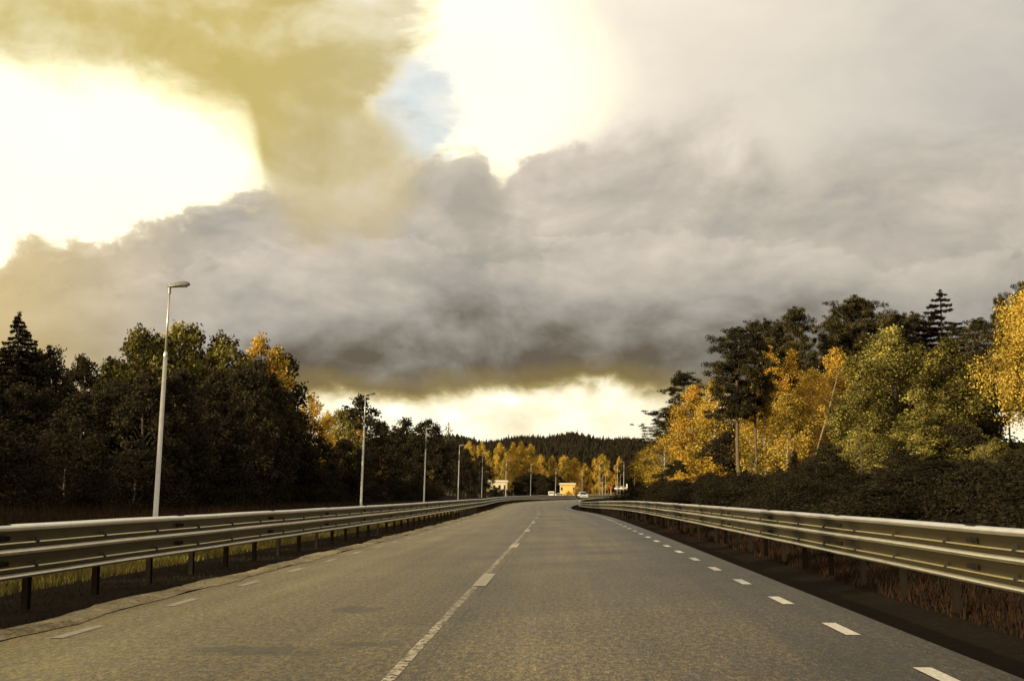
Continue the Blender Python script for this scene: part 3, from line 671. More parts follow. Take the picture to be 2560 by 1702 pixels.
# ---- left of the road
GL = 'trees of the dark wood on the left'
for a in [
 ('spruce2', 49, 777, 95, 330, 'tall dark spruce with a pointed top at the far left edge of the picture', 'spruce_tree'),
 ('spruce1', -28, 905, 88, 200, 'dark spruce tip cut off by the left picture edge, beside the tall pointed spruce', 'spruce_tree'),
 ('dark2', 128, 868, 96, 130, 'low dark broadleaf tree just right of the pointed spruce', 'broadleaf_tree'),
 ('dark1', 205, 892, 92, 130, 'low round dark tree in the dip between the spruce and the big green trees', 'broadleaf_tree'),
 ('round2', 278, 900, 94, 110, 'low tree with a yellow-lit top left of the first street lamp', 'broadleaf_tree'),
 ('round1', 352, 822, 88, 205, 'round yellow-green tree just left of the first street lamp pole', 'broadleaf_tree'),
 ('round2', 458, 812, 92, 235, 'tallest green tree of the left wood, right behind the first street lamp', 'broadleaf_tree'),
 ('round1', 555, 838, 88, 190, 'green tree between the tallest green one and the orange-topped one', 'broadleaf_tree'),
 ('orange1', 655, 842, 92, 185, 'broad tree with an orange crown top at the right end of the tall left group', 'broadleaf_tree'),
 ('dark1', 700, 880, 84, 150, 'dark green tree that ends the tall left group on its right', 'broadleaf_tree'),
 ('sparse', 745, 960, 104, 70, 'thin see-through tree between the tall dark group and the small orange tree', 'broadleaf_tree'),
 ('orange1', 778, 985, 112, 115, 'small orange tree left of the second street lamp', 'broadleaf_tree'),
 ('gold1', 820, 1030, 120, 80, 'small golden tree filling the gap before the second street lamp', 'broadleaf_tree'),
 ('round2', 852, 1025, 128, 90, 'yellow-green tree low beside the round tree behind the second lamp', 'broadleaf_tree'),
 ('dark2', 898, 990, 132, 130, 'round dark green tree behind the second street lamp', 'broadleaf_tree'),
 ('orange1', 893, 1046, 118, 60, 'little orange tree in front of the round tree at the second lamp', 'broadleaf_tree'),
 ('dark1', 958, 1056, 140, 80, 'low dark tree between the second and third street lamps', 'broadleaf_tree'),
 ('dark2', 1012, 1046, 150, 110, 'dome-shaped dark tree left of the third street lamp', 'broadleaf_tree'),
 ('dark1', 1070, 1050, 160, 95, 'dark tree with ragged top behind the third street lamp', 'broadleaf_tree'),
 ('sparse', 1122, 1058, 180, 60, 'thin pale tree standing out against the sky right of the third lamp', 'broadleaf_tree'),
 ('gold1', 953, 1128, 125, 38, 'tiny golden tree glowing low in the dark between second and third lamps', 'broadleaf_tree'),
 ('gold1', 1072, 1148, 150, 26, 'tiny orange sapling low beside the third lamp pole', 'broadleaf_tree'),
]: plant(a[0], a[1], a[2], behind(a[1], a[3])+(13 if a[1] > 200 and a[2] < 1100 else 0), a[4], a[5], a[6])
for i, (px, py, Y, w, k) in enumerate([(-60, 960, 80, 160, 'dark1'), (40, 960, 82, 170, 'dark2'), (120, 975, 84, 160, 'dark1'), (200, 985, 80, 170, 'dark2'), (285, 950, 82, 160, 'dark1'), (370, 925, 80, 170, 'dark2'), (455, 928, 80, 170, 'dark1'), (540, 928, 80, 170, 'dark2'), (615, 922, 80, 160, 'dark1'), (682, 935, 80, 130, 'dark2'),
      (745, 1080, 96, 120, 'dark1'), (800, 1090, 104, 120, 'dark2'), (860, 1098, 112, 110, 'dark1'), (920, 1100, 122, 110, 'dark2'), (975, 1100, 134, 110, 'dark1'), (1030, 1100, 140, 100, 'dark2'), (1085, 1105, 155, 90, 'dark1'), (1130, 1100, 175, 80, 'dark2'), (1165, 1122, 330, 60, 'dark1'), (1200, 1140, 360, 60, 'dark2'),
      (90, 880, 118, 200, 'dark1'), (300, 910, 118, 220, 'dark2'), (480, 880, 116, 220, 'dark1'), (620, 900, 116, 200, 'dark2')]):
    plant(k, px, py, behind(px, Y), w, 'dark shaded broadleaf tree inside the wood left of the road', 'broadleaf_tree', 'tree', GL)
for i in range(22):
    Y = 62+i*7.2; lat = -23.5-rng.uniform(0, 4)-(2 if i < 4 else 0); X = float(C(Y))+lat
    px = VPX+ (X/Y)*FPX; py = HOR-(rng.uniform(3.0, 4.6)+float(T(X, Y))-EYE)/Y*FPX
    plant('bush1' if i % 2 else 'bush2', px, py, Y, 6.5/Y*FPX, 'dark bush at the foot of the wood left of the road', 'bush', 'bush', 'bushes at the foot of the left wood')
# ---- far end of the road
for a in [
 ('gold1', 1172, 1104, 300, 52, 'golden-topped tree just right of the fourth lamp'),
 ('gold1', 1206, 1106, 310, 40, 'golden-topped tree above the fifth lamp'),
 ('gold1', 1222, 1128, 300, 36, 'low golden tree right of the fifth lamp head'),
 ('gold1', 1250, 1108, 330, 52, 'broad golden tree left of the tall yellow one'),
 ('birch2', 1284, 1106, 335, 34, 'orange tree crown just behind the tall yellow birch'),
 ('birch1', 1276, 1124, 320, 44, 'bright yellow birch reaching low, above the pale house'),
 ('birch2', 1304, 1103, 340, 36, 'tallest golden birch at the far end of the road'),
 ('birch1', 1327, 1111, 345, 36, 'golden birch right of the tallest far one'),
 ('orange1', 1322, 1140, 320, 60, 'broad low orange tree in front of the far birches'),
 ('gold1', 1352, 1137, 340, 46, 'golden tree between the far birches and the yellow house'),
 ('gold1', 1382, 1139, 350, 34, 'small pointed golden tree left of the yellow house'),
 ('gold1', 1410, 1140, 360, 50, 'golden-topped tree above the yellow house'),
 ('gold1', 1436, 1145, 360, 40, 'golden-topped tree above the right end of the yellow house'),
 ('orange1', 1462, 1158, 350, 34, 'orange-green tree beside the ninth lamp'),
 ('gold1', 1486, 1146, 400, 26, 'narrow yellow tree left of the round golden one in the gap'),
 ('gold1', 1506, 1136, 400, 46, 'round golden tree in the gap where the side road runs'),
 ('dark2', 1560, 1142, 430, 32, 'small dark green tree between the tall side-road lamps'),
 ('orange1', 1548, 1142, 440, 26, 'small orange tree among the side-road lamps'),
 ('orange1', 1193, 1158, 280, 36, 'dim orange tree low between fourth and fifth lamps'),
]: plant(a[0], a[1], a[2], a[3]+170, a[4], a[5], 'autumn_tree')
GM = 'dark trees at the far end'
for i in range(34):
    px = 1120+i*15+rng.uniform(-5, 5); Y = rng.uniform(430, 460) if px < 1440 else rng.uniform(600, 680)
    top = np.interp(px, [1120, 1160, 1270, 1310, 1400, 1440, 1470, 1480, 1600], [1130, 1160, 1188, 1182, 1190, 1195, 1206, 1170, 1165])+rng.uniform(-6, 6)
    if 1206 < px < 1284 or 1392 < px < 1464: continue
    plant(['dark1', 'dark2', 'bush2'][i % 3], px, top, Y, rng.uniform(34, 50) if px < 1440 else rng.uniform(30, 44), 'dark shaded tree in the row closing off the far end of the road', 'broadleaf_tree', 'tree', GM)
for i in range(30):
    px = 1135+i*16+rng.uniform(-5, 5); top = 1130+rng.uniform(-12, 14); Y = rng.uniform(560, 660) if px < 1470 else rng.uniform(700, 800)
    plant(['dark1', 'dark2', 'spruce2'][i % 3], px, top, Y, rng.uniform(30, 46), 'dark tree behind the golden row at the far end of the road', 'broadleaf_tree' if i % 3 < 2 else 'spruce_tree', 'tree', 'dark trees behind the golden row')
# ---- right of the road
for a in [
 ('pinegappy', 1714, 925, 120, 130, 'slim pine leaning over the left end of the right-hand wood', 'pine_tree'),
 ('pine1', 1668, 1010, 128, 150, 'crooked low pine whose branches reach furthest left over the road gap', 'pine_tree'),
 ('pine2', 1838, 812, 86, 165, 'tall pine with a bare trunk and wide dark layers, leftmost of the tall ones', 'pine_tree'),
 ('pinegappy', 1880, 794, 87, 120, 'tall bare-trunked pine right behind the leftmost tall pine', 'pine_tree'),
 ('pine2', 1921, 793, 100, 85, 'narrow dark pine with a pointed top, third of the tall pines', 'pine_tree'),
 ('pine2', 1950, 797, 102, 85, 'narrow dark pine close beside the third tall pine', 'pine_tree'),
 ('pine2', 1998, 762, 99, 130, 'tall greenish sunlit pine left of the big dark pine', 'pine_tree'),
 ('pinegappy', 2076, 781, 110, 110, 'thin pine between the greenish pine and the big dark pine', 'pine_tree'),
 ('pinebig', 2148, 736, 104, 230, 'biggest dark pine, highest of the right-hand pines', 'pine_tree'),
 ('pine1', 2248, 772, 108, 110, 'pine top behind the big green tree, left of the lone spruce', 'pine_tree'),
 ('pine2', 2290, 777, 112, 110, 'pine with an orange-lit top just left of the lone spruce', 'pine_tree'),
 ('spruceopen', 2350, 722, 108, 330, 'lone tiered spruce standing above the wood against the sky', 'spruce_tree'),
 ('pine2', 2440, 790, 100, 150, 'dark pine right of the lone spruce', 'pine_tree'),
 ('pine2', 2556, 696, 86, 130, 'dark pine tip above the big golden birch at the right edge', 'pine_tree'),
 ('pine1', 2508, 730, 90, 90, 'dark pine tip looking out left of the big golden birch', 'pine_tree'),
 ('birch2', 1738, 964, 112, 130, 'orange birch behind the slim left pine', 'birch_tree'),
 ('birch1', 1782, 950, 108, 120, 'yellow-orange birch in front of the tall bare pine trunks', 'birch_tree'),
 ('birch3', 1660, 1085, 118, 120, 'low yellow tree at the left end of the right-hand wood', 'birch_tree'),
 ('birch1', 1622, 1122, 150, 90, 'smallest golden tree next to the road gap on the right', 'birch_tree'),
 ('birch2', 1920, 868, 96, 110, 'tall orange birch with drooping twigs right of the bare pine trunks', 'birch_tree'),
 ('birch1', 1905, 940, 90, 140, 'low bushy golden birch right of the bare pine trunks', 'birch_tree'),
 ('birch2', 1986, 872, 98, 100, 'slender orange birch with a pale trunk left of the leaning one', 'birch_tree'),
 ('birch3', 2030, 925, 92, 150, 'broad yellow-orange birch behind the leaning trunk', 'birch_tree'),
 ('birch1', 1965, 985, 86, 120, 'golden birch low in front of the slender orange birch', 'birch_tree'),
 ('birch2', 2088, 872, 96, 120, 'orange birch top above the leaning trunk', 'birch_tree'),
 ('willow', 2225, 822, 84, 300, 'huge yellow-green leafy tree in the middle of the right-hand wood', 'broadleaf_tree'),
 ('willow2', 2358, 846, 82, 230, 'wide olive-green tree right of the huge yellow-green one', 'broadleaf_tree'),
 ('willow2', 2140, 960, 80, 170, 'lower green-yellow tree left in front of the huge yellow-green one', 'broadleaf_tree'),
 ('dark1', 2420, 900, 86, 170, 'dark green tree left of the see-through gap', 'broadleaf_tree'),
 ('bigbirch', 2578, 700, 72, 235, 'big golden birch with drooping twigs at the right edge of the picture', 'birch_tree'),
 ('redbush', 1768, 1142, 96, 150, 'orange-red bush at the foot of the bare pine trunks', 'bush'),
 ('redbush', 1700, 1176, 100, 90, 'small dark red bush left of the orange-red bush', 'bush'),
 ('willow2', 2490, 1095, 66, 140, 'low green tree under the big golden birch', 'broadleaf_tree'),
 ('willow', 2320, 1010, 72, 260, 'dim green tree low in front of the olive-green tree', 'broadleaf_tree'),
 ('dark1', 1820, 1080, 104, 130, 'half-shaded green tree between the orange-red bush and the pine trunks', 'broadleaf_tree'),
]: plant(a[0], a[1], a[2], a[3], a[4], a[5], a[6], 'bush' if a[6] == 'bush' else 'tree')
# the leaning bare trunk
lt = MB(); x0, z0 = at(2036, 1150, 84); x1, z1 = at(2100, 915, 88)
lt.tube([(x0-.3, 84, z0-3), (x0, 84, z0), ((x0+x1)/2+.06, 86, (z0+z1)/2), (x1, 88, z1)], [.085, .08, .06, .03], 8)
for k in range(9):
    t = .55+k*.05; c = np.array([x0+(x1-x0)*t, 84+4*t, z0+(z1-z0)*t]); th = k*2.4; lt.tube([tuple(c), tuple(c+np.array([.6*cos(th), .6*sin(th), .35]))], [.02, .006], 4)
tag(lt.build('leaning_trunk', simple('dry_bark', (.30, .22, .13), .9), smooth=True), 'thin pale bare trunk leaning to the right in front of the right-hand birches', 'tree')
for i, (k, px, py, Y, w) in enumerate([('dark2', 2070, 1105, 74, 110), ('sparse', 2150, 1080, 70, 90), ('dark2', 2255, 1120, 68, 120), ('spruce1', 2330, 1095, 70, 90), ('dark1', 2405, 1060, 70, 130), ('sparse', 2460, 1110, 64, 90), ('dark2', 2530, 1125, 60, 120), ('spruce1', 1985, 1120, 76, 70), ('dark2', 1690, 1150, 108, 90), ('sparse', 1880, 1130, 80, 70)]):
    plant(k, px, py, Y, w, 'half-grown shaded tree sticking out of the undergrowth right of the road', 'young_tree', 'tree', 'half-grown trees on the right bank')
GR = 'dark undergrowth bushes on the right bank'
for i in range(34):
    px = 1590+i*30+rng.uniform(-8, 8); Y = np.interp(px, [1590, 1700, 2000, 2560], [125, 92, 70, 52])+rng.uniform(-5, 5)
    top = np.interp(px, [1590, 1700, 1800, 1950, 2050, 2200, 2560], [1215, 1208, 1196, 1176, 1155, 1165, 1180])+rng.uniform(-25, 38)
    plant(['bush1', 'bush2', 'bush1'][i % 3], px, top, Y, rng.uniform(2.6, 6)/Y*FPX, 'dark bush in the shaded undergrowth on the bank right of the road', 'bush', 'bush', GR)
for i in range(46):
    Y = 22+i*2.6+rng.uniform(-1, 1); lat = rng.uniform(7.0, 9.5)+min(3, Y*.02); X = float(C(Y))+lat; px = VPX+X/Y*FPX
    if px > 2900: continue
    zt = float(T(X, Y))+rng.uniform(.4, 1.9); plant('bush1' if i % 3 else 'bush2', px, HOR-(zt-EYE)/Y*FPX, Y, rng.uniform(3, 4.4)/Y*FPX, 'dark low bush in the shaded undergrowth close behind the right guard rail', 'bush', 'bush', 'low bushes behind the right guard rail')
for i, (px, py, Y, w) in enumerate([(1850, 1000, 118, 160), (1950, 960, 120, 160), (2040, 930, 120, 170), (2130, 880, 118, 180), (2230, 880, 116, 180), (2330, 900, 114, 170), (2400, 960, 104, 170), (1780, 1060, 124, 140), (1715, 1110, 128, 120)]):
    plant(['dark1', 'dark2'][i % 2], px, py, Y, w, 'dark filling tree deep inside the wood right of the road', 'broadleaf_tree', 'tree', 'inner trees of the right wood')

# ---- far-off wood on the hills and the wood left of and behind the camera: masses nobody could count
def conifers(P, Hs, Rs, seed, name, label, m, tiers=4, sides=7):
    rs = np.random.RandomState(seed); V = []; F = []; n = 0
    for (x, y, z), h, r in zip(P, Hs, Rs):
        a0 = rs.uniform(0, 6.28)
        for t in range(tiers):
            zb = z+h*(.05+.80*t/tiers); zt = min(z+h, zb+h*(.42 if t < tiers-1 else 1)); rr = r*(1-t/tiers)**.8
            ang = a0+np.arange(sides)*2*pi/sides; jr = rr*rs.uniform(.7, 1.15, sides); dz = rs.uniform(-.03, .03, sides)*h
            V.append(np.stack([x+jr*np.cos(ang), y+jr*np.sin(ang), zb+dz], 1)); V.append([[x+rs.normal()*.02*r, y, zt]])
            for k in range(sides): F.append((n+k, n+(k+1) % sides, n+sides))
            n += sides+1
    me = mesh_q(name, np.concatenate(V), np.array(F), m, n=3); o = obj(name, me); tag(o, label, 'wood', kind='stuff'); return o
rs = np.random.RandomState(3); P = []
for i in range(9000):
    r = 1500+1500*rs.rand()**.8; a = R(rs.uniform(-9, 9)); x, y = r*sin(a), r*cos(a); P.append((x, y, float(T(x, y))-1))
P = np.array(P); n = len(P)
conifers(P, rs.uniform(8, 17, n)*(1+.25*(rs.rand(n) < .1)), rs.uniform(3, 5.5, n), 4, 'hillside_wood', 'far-off dark spruce wood covering the low hills on the horizon', L_SPRUCE, 3, 6)
P = []; Hs = []; Rs = []
for i in range(1500):
    y = rs.uniform(-230, 210); x = rs.uniform(-150, -105); P.append((x, y, float(T(x, y))-.5)); Hs.append(rs.uniform(13, 21)); Rs.append(rs.uniform(3.2, 4.5))
for i in range(420):
    y = rs.uniform(-120, 44); x = rs.uniform(-62, -36); P.append((x, y, float(T(x, y))-.5)); Hs.append(rs.uniform(7, 12)); Rs.append(rs.uniform(2.2, 3.2))
conifers(np.array(P), Hs, Rs, 6, 'roadside_wood', 'tall spruce wood left of the road beside and behind the viewer', L_SPRUCE)

# ---- grass
def grass(name, label, n, f, h, m, seed):
    rs = np.random.RandomState(seed); P = np.array([f(rs) for _ in range(n)]); hh = h*rs.uniform(.4, 1.3, n); th = rs.uniform(0, 6.28, n); w = .005+.006*rs.rand(n)+.0002*P[:, 1]
    dxy = rs.normal(size=(n, 2))*.28*hh[:, None]; a = np.stack([np.cos(th)*w, np.sin(th)*w, 0*w], 1)
    top = P+np.concatenate([dxy, hh[:, None]], 1); V = np.stack([P-a, P+a, top], 1).reshape(-1, 3)
    o = obj(name, mesh_q(name, V, np.arange(3*n).reshape(-1, 3), m, n=3)); tag(o, label, 'grass', kind='stuff')
def fg(l0, l1, y0, y1, pw=1.6):
    def f(rs):
        y = y0+(y1-y0)*rs.rand()**pw; l = rs.uniform(l0, l1); x = float(C(y))+l; return (x, y, float(T(x, y))-.01)
    return f
grass('verge_grass', 'yellow-green grass growing behind the left guard rail', 60000, fg(-9.2, -7.0, 6, 120), .14, L_VERGE, 1)
grass('dry_grass', 'reddish brown dry grass at the foot of the left wood', 30000, fg(-34, -17, 24, 120), .50, L_GRASS, 2)
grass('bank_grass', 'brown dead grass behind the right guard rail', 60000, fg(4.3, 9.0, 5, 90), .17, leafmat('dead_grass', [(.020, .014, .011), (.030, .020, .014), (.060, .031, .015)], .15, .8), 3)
grass('far_meadow_grass', 'golden dry grass in the gap where the side road runs', 16000, lambda rs: (lambda y: (lambda x: (x, y, float(T(x, y))-.02))(rs.uniform(6, 60)))(rs.uniform(250, 480)), .7, L_VERGE, 4)
grass('roadside_weeds', 'dead grass tufts under the left guard rail', 12000, fg(-6.8, -5.0, 4, 80), .05, L_BRUSH, 5)

# ------------------------------------------------------------------ street lamps
def lamp_proto(H=10.):
    lo = MB(); lo.tube([(0, 0, -.2), (0, 0, .25), (0, 0, .26), (0, 0, H*.70)], [.125, .125, .105, .078], 14)
    up = MB(); up.tube([(0, 0, H*.70), (0, 0, H*.985)], [.052, .038], 12)
    col = MB(); col.tube([(0, 0, H*.695), (0, 0, H*.705), (0, 0, H*.715)], [.088, .088, .055], 12)
    hd = MB(); secs = []
    for i in range(13):
        t = i/12; L = .92; x = -.07+L*t
        wy = .05+.11*sin(pi*min(1, t*.9+.05))**.8; wt = .05+.14*sin(pi*min(1, t**1.25*.85+.06))**.9; wb = .035+.02*sin(pi*t)
        if i == 12: wy, wt, wb = .04, .05, .02
        secs.append([(x, wy*cos(a), (wt if sin(a) > 0 else wb)*sin(a)+t*.10) for a in [2*pi*k/12 for k in range(12)]])
    V = [p for s in secs for p in s]; F = []
    for i in range(12):
        for k in range(12): k2 = (k+1) % 12; F.append((i*12+k, i*12+k2, (i+1)*12+k2, (i+1)*12+k))
    F.append(tuple(range(11, -1, -1))); F.append(tuple(12*12+k for k in range(12)))
    hd.add(np.array(V)+np.array([0, 0, H*.985]), F)
    br = MB(); br.tube([(0, 0, H*.955), (0, 0, H*.995)], [.06, .06], 10); br.box((-.075, 0, H*.965), (.05, .05, .03))
    ln = MB(); ln.box((.52, 0, H*.985+.012), (.42, .16, .03))
    return dict(lower_pole=lo.build('lower_pole', M_POLE, link=False, smooth=True), upper_pole=up.build('upper_pole', M_POLE, link=False, smooth=True), collar=col.build('collar', M_POLE, link=False), lamp_head=hd.build('lamp_head', M_HEAD, link=False, smooth=True), bracket=br.build('bracket', M_HEAD, link=False), lens=ln.build('lens', M_GLASSK, link=False))
LP = lamp_proto()
def lamp(px, py_top, Y, label, group='street lamps', flip=False, lean=.027):
    X, zt = at(px, py_top, Y); zb = float(T(X, Y)); s = (zt-zb)/10.0
    X -= lean*(zt-zb)
    r = empty('street_lamp', (X, Y, zb), 0); tag(r, label, 'street lamp', group); r.rotation_euler = (0, lean, pi if flip else 0)
    if flip: r.rotation_euler = (0, lean, 0)
    k = min(1.25, max(1, Y/400))
    for nm in ('lower_pole', 'upper_pole', 'collar', 'bracket', 'lamp_head', 'lens'):
        o = obj(nm, LP[nm], r)
    for nm in list(r.children):
        if flip and nm.name.split('.')[0] in ('lamp_head', 'lens', 'bracket'): nm.rotation_euler = (0, 0, pi)
    r.scale = (s*k, s*k, s); return r
LB = ['nearest street lamp, tall grey pole in front of the tall left wood', 'second street lamp, standing before the round dark tree', 'third street lamp from the left', 'fourth street lamp, beside the golden treetops', 'fifth street lamp, left of the pale house', 'sixth street lamp, right in front of the pale house', 'seventh street lamp, below the broad orange tree', 'eighth street lamp, between the white van and the yellow house', 'ninth street lamp, rising just behind the white oncoming car']
for (px, py, Y), lb in zip([(425, 708, 50), (914, 982, 104), (1066, 1070, 157), (1149, 1112, 210), (1207, 1136, 263), (1266, 1150, 316), (1328, 1160, 369), (1390, 1172, 420), (1456, 1174, 475)], LB):
    lamp(px, py, Y, lb, 'street lamps along the left carriageway')
for px, py, Y, lb, fl in [
  (1514, 1185, 380, 'short side-road lamp standing alone at the golden grass', False), (1507, 1186, 430, 'side-road lamp just left behind the lone short one', False),
  (1544, 1163, 470, 'left pole of the two tall side-road lamps beside the far white cars', True), (1560, 1154, 470, 'right and taller pole of the two lamps beside the far white cars', True),
  (1551, 1186, 560, 'small grey lamp between the two tall side-road lamps', False), (1500, 1158, 520, 'faint lamp behind the round golden tree', False),
  (1586, 1193, 470, 'small lamp right of the far white cars', False), (1611, 1178, 300, 'bright pole before the smallest golden tree on the right', True)]:
    lamp(px, py, Y, lb, 'street lamps along the side road', fl)

# ------------------------------------------------------------------ vehicles
def suv():
    """front faces -Y; origin on the ground under the middle"""
    # stations along the car: y, half width at sill/shoulder/roof, heights
    P = {}
    body = MB(); st = [(-2.28, .70, .46, .62), (-2.2, .86, .36, .80), (-1.95, .92, .30, .95), (-1.2, .94, .28, 1.04), (-.95, .94, .28, 1.07), (0, .945, .28, 1.08), (1.2, .94, .28, 1.10), (1.95, .92, .32, 1.10), (2.2, .86, .38, 1.0), (2.27, .78, .46, .85)]
    V = []; F = []
    for y, w, zl, zh in st:
        m = (zl+zh)/2
        V += [(-w*.90, y, zl), (-w, y, zl+.12), (-w, y, m+.05), (-w*.95, y, zh-.04), (-w*.84, y, zh), (w*.84, y, zh), (w*.95, y, zh-.04), (w, y, m+.05), (w, y, zl+.12), (w*.90, y, zl)]
    n = 10
    for i in range(len(st)-1):
        for k in range(n): k2 = (k+1) % n; F.append((i*n+k, i*n+k2, (i+1)*n+k2, (i+1)*n+k))
    F.append(tuple(range(n-1, -1, -1))); F.append(tuple((len(st)-1)*n+k for k in range(n))); body.add(V, F)
    # cabin
    cab = [(-1.10, .80, 1.05, .80, 1.07), (-.35, .82, 1.05, .64, 1.60), (.1, .82, 1.05, .65, 1.66), (1.2, .82, 1.05, .64, 1.63), (1.75, .82, 1.05, .60, 1.55), (2.15, .80, 1.05, .70, 1.10)]
    V = []; F = []
    for y, wl, zl, wh, zh in cab: V += [(-wl, y, zl), (-wh, y, zh-.02), (-wh+.08, y, zh), (wh-.08, y, zh), (wh, y, zh-.02), (wl, y, zl)]
    for i in range(5):
        for k in range(6): k2 = (k+1) % 6; F.append((i*6+k, i*6+k2, (i+1)*6+k2, (i+1)*6+k))
    F.append((5, 4, 3, 2, 1, 0)); F.append(tuple(30+k for k in range(6))); body.add(V, F)
    P['body'] = body.build('body', M_CARW, link=False)
    def slab(q, nn, off, m, nm):
        q = np.array(q, float); u = np.cross(q[1]-q[0], q[2]-q[0]); u /= np.linalg.norm(u); u = u if u @ np.array(nn) > 0 else -u
        mb = MB(); k = len(q); mb.add(np.concatenate([q+u*off, q-u*.01]), [tuple(range(k)), tuple(range(2*k-1, k-1, -1))]+[(i, (i+1) % k, k+(i+1) % k, k+i) for i in range(k)]); return mb.build(nm, m, link=False)
    P['windscreen'] = slab([(-.74, -1.06, 1.10), (.74, -1.06, 1.10), (.58, -.40, 1.57), (-.58, -.40, 1.57)], (0, -1, .5), .012, M_DKGL, 'windscreen')
    P['rear_window'] = slab([(-.68, 2.12, 1.16), (.68, 2.12, 1.16), (.56, 1.80, 1.50), (-.56, 1.80, 1.50)], (0, 1, .3), .012, M_DKGL, 'rear_window')
    for s, nm in ((-1, 'side_window'), (1, 'side_window')):
        P[nm+('#' if s > 0 else '')] = slab([(s*.80, -.80, 1.13), (s*.80, 1.75, 1.13), (s*.655, 1.55, 1.53), (s*.665, -.30, 1.56)], (s, 0, .2), .014, M_DKGL, nm)
    gl = MB()
    for s in (-1, 1): gl.box((s*.20, -2.285, .70), (.34, .05, .16))
    P['grille'] = gl.build('grille', M_BLACK, link=False)
    bp = MB(); bp.box((0, -2.27, .42), (1.30, .10, .18)); P['bumper_intake'] = bp.build('bumper_intake', M_BLACK, link=False)
    npl = MB(); npl.box((0, -2.335, .53), (.50, .02, .11)); P['number_plate'] = npl.build('number_plate', M_SIGNW, link=False)
    for s in (-1, 1):
        h = MB(); h.box((s*.66, -2.215, .76), (.34, .10, .14), s*.25); P['headlight'+('#' if s > 0 else '')] = h.build('headlight', M_LAMPG, link=False)
        w = MB(); w.box((s*1.0, -.78, 1.12), (.16, .12, .15)); P['mirror'+('#' if s > 0 else '')] = w.build('mirror', M_CARW, link=False)
    t = MB()
    t.tube([(-.11, 0, 0), (-.09, 0, 0), (.09, 0, 0), (.11, 0, 0)], [.29, .34, .34, .29], 20); P['tyre'] = t.build('tyre', M_BLACK, link=False)
    r = MB(); r.tube([(-.115, 0, 0), (.115, 0, 0)], [.21, .21], 12); P['rim'] = r.build('rim', M_CHROME, link=False)
    return P
SUVP = suv()
def car(X, Y, z, rz, label, group=None):
    r = empty('car', (X, Y, z), rz); tag(r, label, 'car', group)
    for k, me in SUVP.items():
        if k in ('tyre', 'rim'): continue
        obj(k.rstrip('#'), me, r)
    for sx in (-1, 1):
        for y in (-1.42, 1.42):
            w = empty('wheel', (sx*.84, y, .34)); w.parent = r; obj('tyre', SUVP['tyre'], w); obj('rim', SUVP['rim'], w)
    return r
X, _ = at(1457, 1249, 268); car(X, 268, EZ(268, X-float(C(268)))+.02, R(7), 'white car with dark windscreen coming towards us in the bend')
X, z = at(1544, 1225, 500); car(X, 500, max(z, float(T(X, 500))), R(10), 'small far-off white car between the two tall side-road lamp poles', 'far cars on the side road')
X, z = at(1557, 1225, 480); car(X, 480, max(z, float(T(X, 480))), R(10), 'small far-off pale car right at the taller side-road lamp pole', 'far cars on the side road')
# white van and pale car seen over the left rail
def van(px, Y, label):
    X, _ = at(px, 1240, Y); z = float(T(X, Y)); r = empty('van', (X, Y, z), R(-8)); tag(r, label, 'van')
    m = MB(); m.box((0, 0, 1.22), (1.95, 4.6, 1.75), taper=.94); m.box((0, 2.6, .85), (1.9, .9, 1.0), taper=.9); m.build('body', M_CARW, r, bevel=.06)
    m = MB(); m.box((0, -2.27, 1.55), (1.45, .04, .62)); m.build('rear_window', simple('grey_glass', (.16, .16, .17), .2), r)
    m = MB(); m.box((0, -2.345, .45), (1.9, .10, .22)); m.build('bumper', M_BLACK, r)
    for s in (-1, 1):
        m = MB(); m.box((s*.88, -2.325, .95), (.10, .05, .40)); m.build('tail_light', M_RED, r)
        for y in (-1.5, 1.6):
            w = empty('wheel', (s*.86, y, .34)); w.parent = r; obj('tyre', SUVP['tyre'], w); obj('rim', SUVP['rim'], w)
van(1380, 420, 'white van showing above the far left guard rail')
X, _ = at(1404, 1238, 400); car(X, 400, float(T(X, 400))-.15, R(75), 'pale car roof showing above the far left guard rail, right of the van')

# ------------------------------------------------------------------ houses
def house(px0, px1, ytop, ybot, Y, wallm, roofm, label, gable=1.2, bands=0, nwin=3, dep=7):
    x0, zt = at(px0, ytop, Y); x1, zb = at(px1, ybot, Y); w = x1-x0; xc = (x0+x1)/2; zg = float(T(xc, Y))
    r = empty('house', (xc, Y, zg), 0); tag(r, label, 'house')
    h = zt-zg; m = MB(); m.box((0, dep/2, h*.45-.2), (w*.92, dep, h*.9+.4)); m.build('wall', wallm, r)
    m = MB(); m.box((0, dep/2-.1, h*.935), (w*1.03, dep+.9, h*.07)); m.box((0, dep/2-.1, h*.985), (w*.94, dep*.8, h*.03)); m.build('roof', roofm, r)
    for k in range(nwin):
        xx = -w*.36+w*.72*k/max(1, nwin-1); ww = w*.10
        f = MB(); f.box((xx, -.02, h*.62), (ww*1.25, .08, h*.26)); fo = f.build('window', M_FRAME, r)
        g = MB(); g.box((xx, -.07, h*.62), (ww, .04, h*.20)); g.build('pane', M_WIN, fo)
    for k in range(bands):
        m = MB(); m.box((0, -.05, h*(.86-.09*k)), (w*.95, .12, .09)); m.build('cornice', M_FRAME, r)
    return r
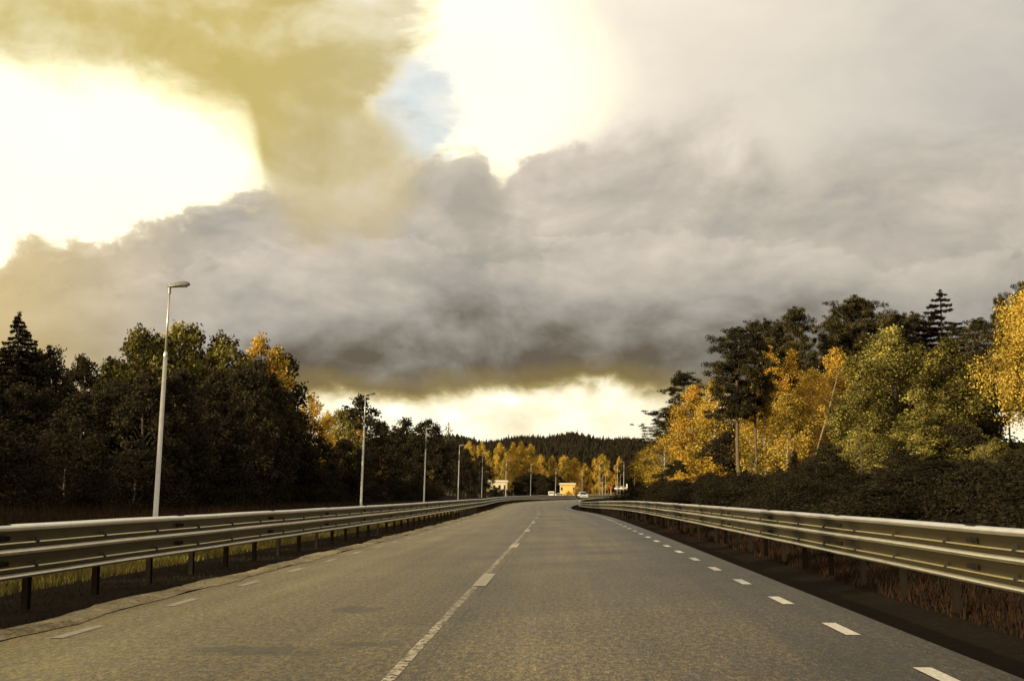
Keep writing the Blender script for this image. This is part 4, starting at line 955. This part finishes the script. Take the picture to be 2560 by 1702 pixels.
house(1214, 1270, 1200, 1226, 425, M_PLASTER, M_ROOF, 'pale plaster house with banded front glowing behind the sixth lamp', bands=2, nwin=4)
house(1398, 1440, 1207, 1228, 400, M_YPLASTER, M_ROOF, 'yellow house with white roof edge left of the white oncoming car', nwin=2)
plant('birch1', 1443, 1214, 396, 22, 'bright yellow bush leaning against the yellow house', 'bush', 'bush')
plant('redbush', 1422, 1226, 394, 22, 'low golden bush in front of the yellow house', 'bush', 'bush')
plant('bush2', 1240, 1217, 415, 44, 'dark bush hiding the foot of the pale house', 'bush', 'bush')
plant('bush2', 1228, 1221, 415, 40, 'dark bush left below the pale house', 'bush', 'bush')
plant('bush1', 1262, 1221, 415, 40, 'dark bush at the right foot of the pale house', 'bush', 'bush')
plant('spruce1', 1319, 1225, 300, 10, 'tiny green sapling just above the left rail, left of the seventh lamp', 'sapling', 'sapling')

# ------------------------------------------------------------------ signs and marker posts
def sign(px, py, Y, w, h, m, label, hp=None):
    X, zt = at(px, py, Y); zb = float(T(X, Y)); r = empty('road_sign', (X, Y, zb)); tag(r, label, 'road sign')
    p = MB(); p.tube([(0, 0, -.2), (0, 0, zt-zb)], [.04, .04], 8); p.build('post', M_POLE, r)
    f = MB(); f.box((0, -.06, zt-zb-h/2), (w, .04, h)); f.build('sign_panel', m, r, bevel=.01)
sign(1527, 1214, 400, .9, .9, M_RED, 'small red sign on a post beside the side road')
sign(1567, 1209, 470, .5, 1.6, M_SIGNW, 'narrow upright white sign right of the far white cars')
mp = MB(); mp.box((0, 0, .42), (.10, .05, .95)); mpw = mp.build('post', M_SIGNW, link=False)
cp = MB(); cp.box((0, -.03, .75), (.11, .02, .14)); cpw = cp.build('reflector', M_BLACK, link=False)
for i in range(6):
    X, z = at(1525+i*2.6, 1237, 330); r = empty('marker_post', (X, 330+i*3, float(T(X, 330+i*3)))); tag(r, 'short white marker post in the row at the edge of the golden grass', 'marker post', 'white marker posts')
    obj('post', mpw, r); obj('reflector', cpw, r)
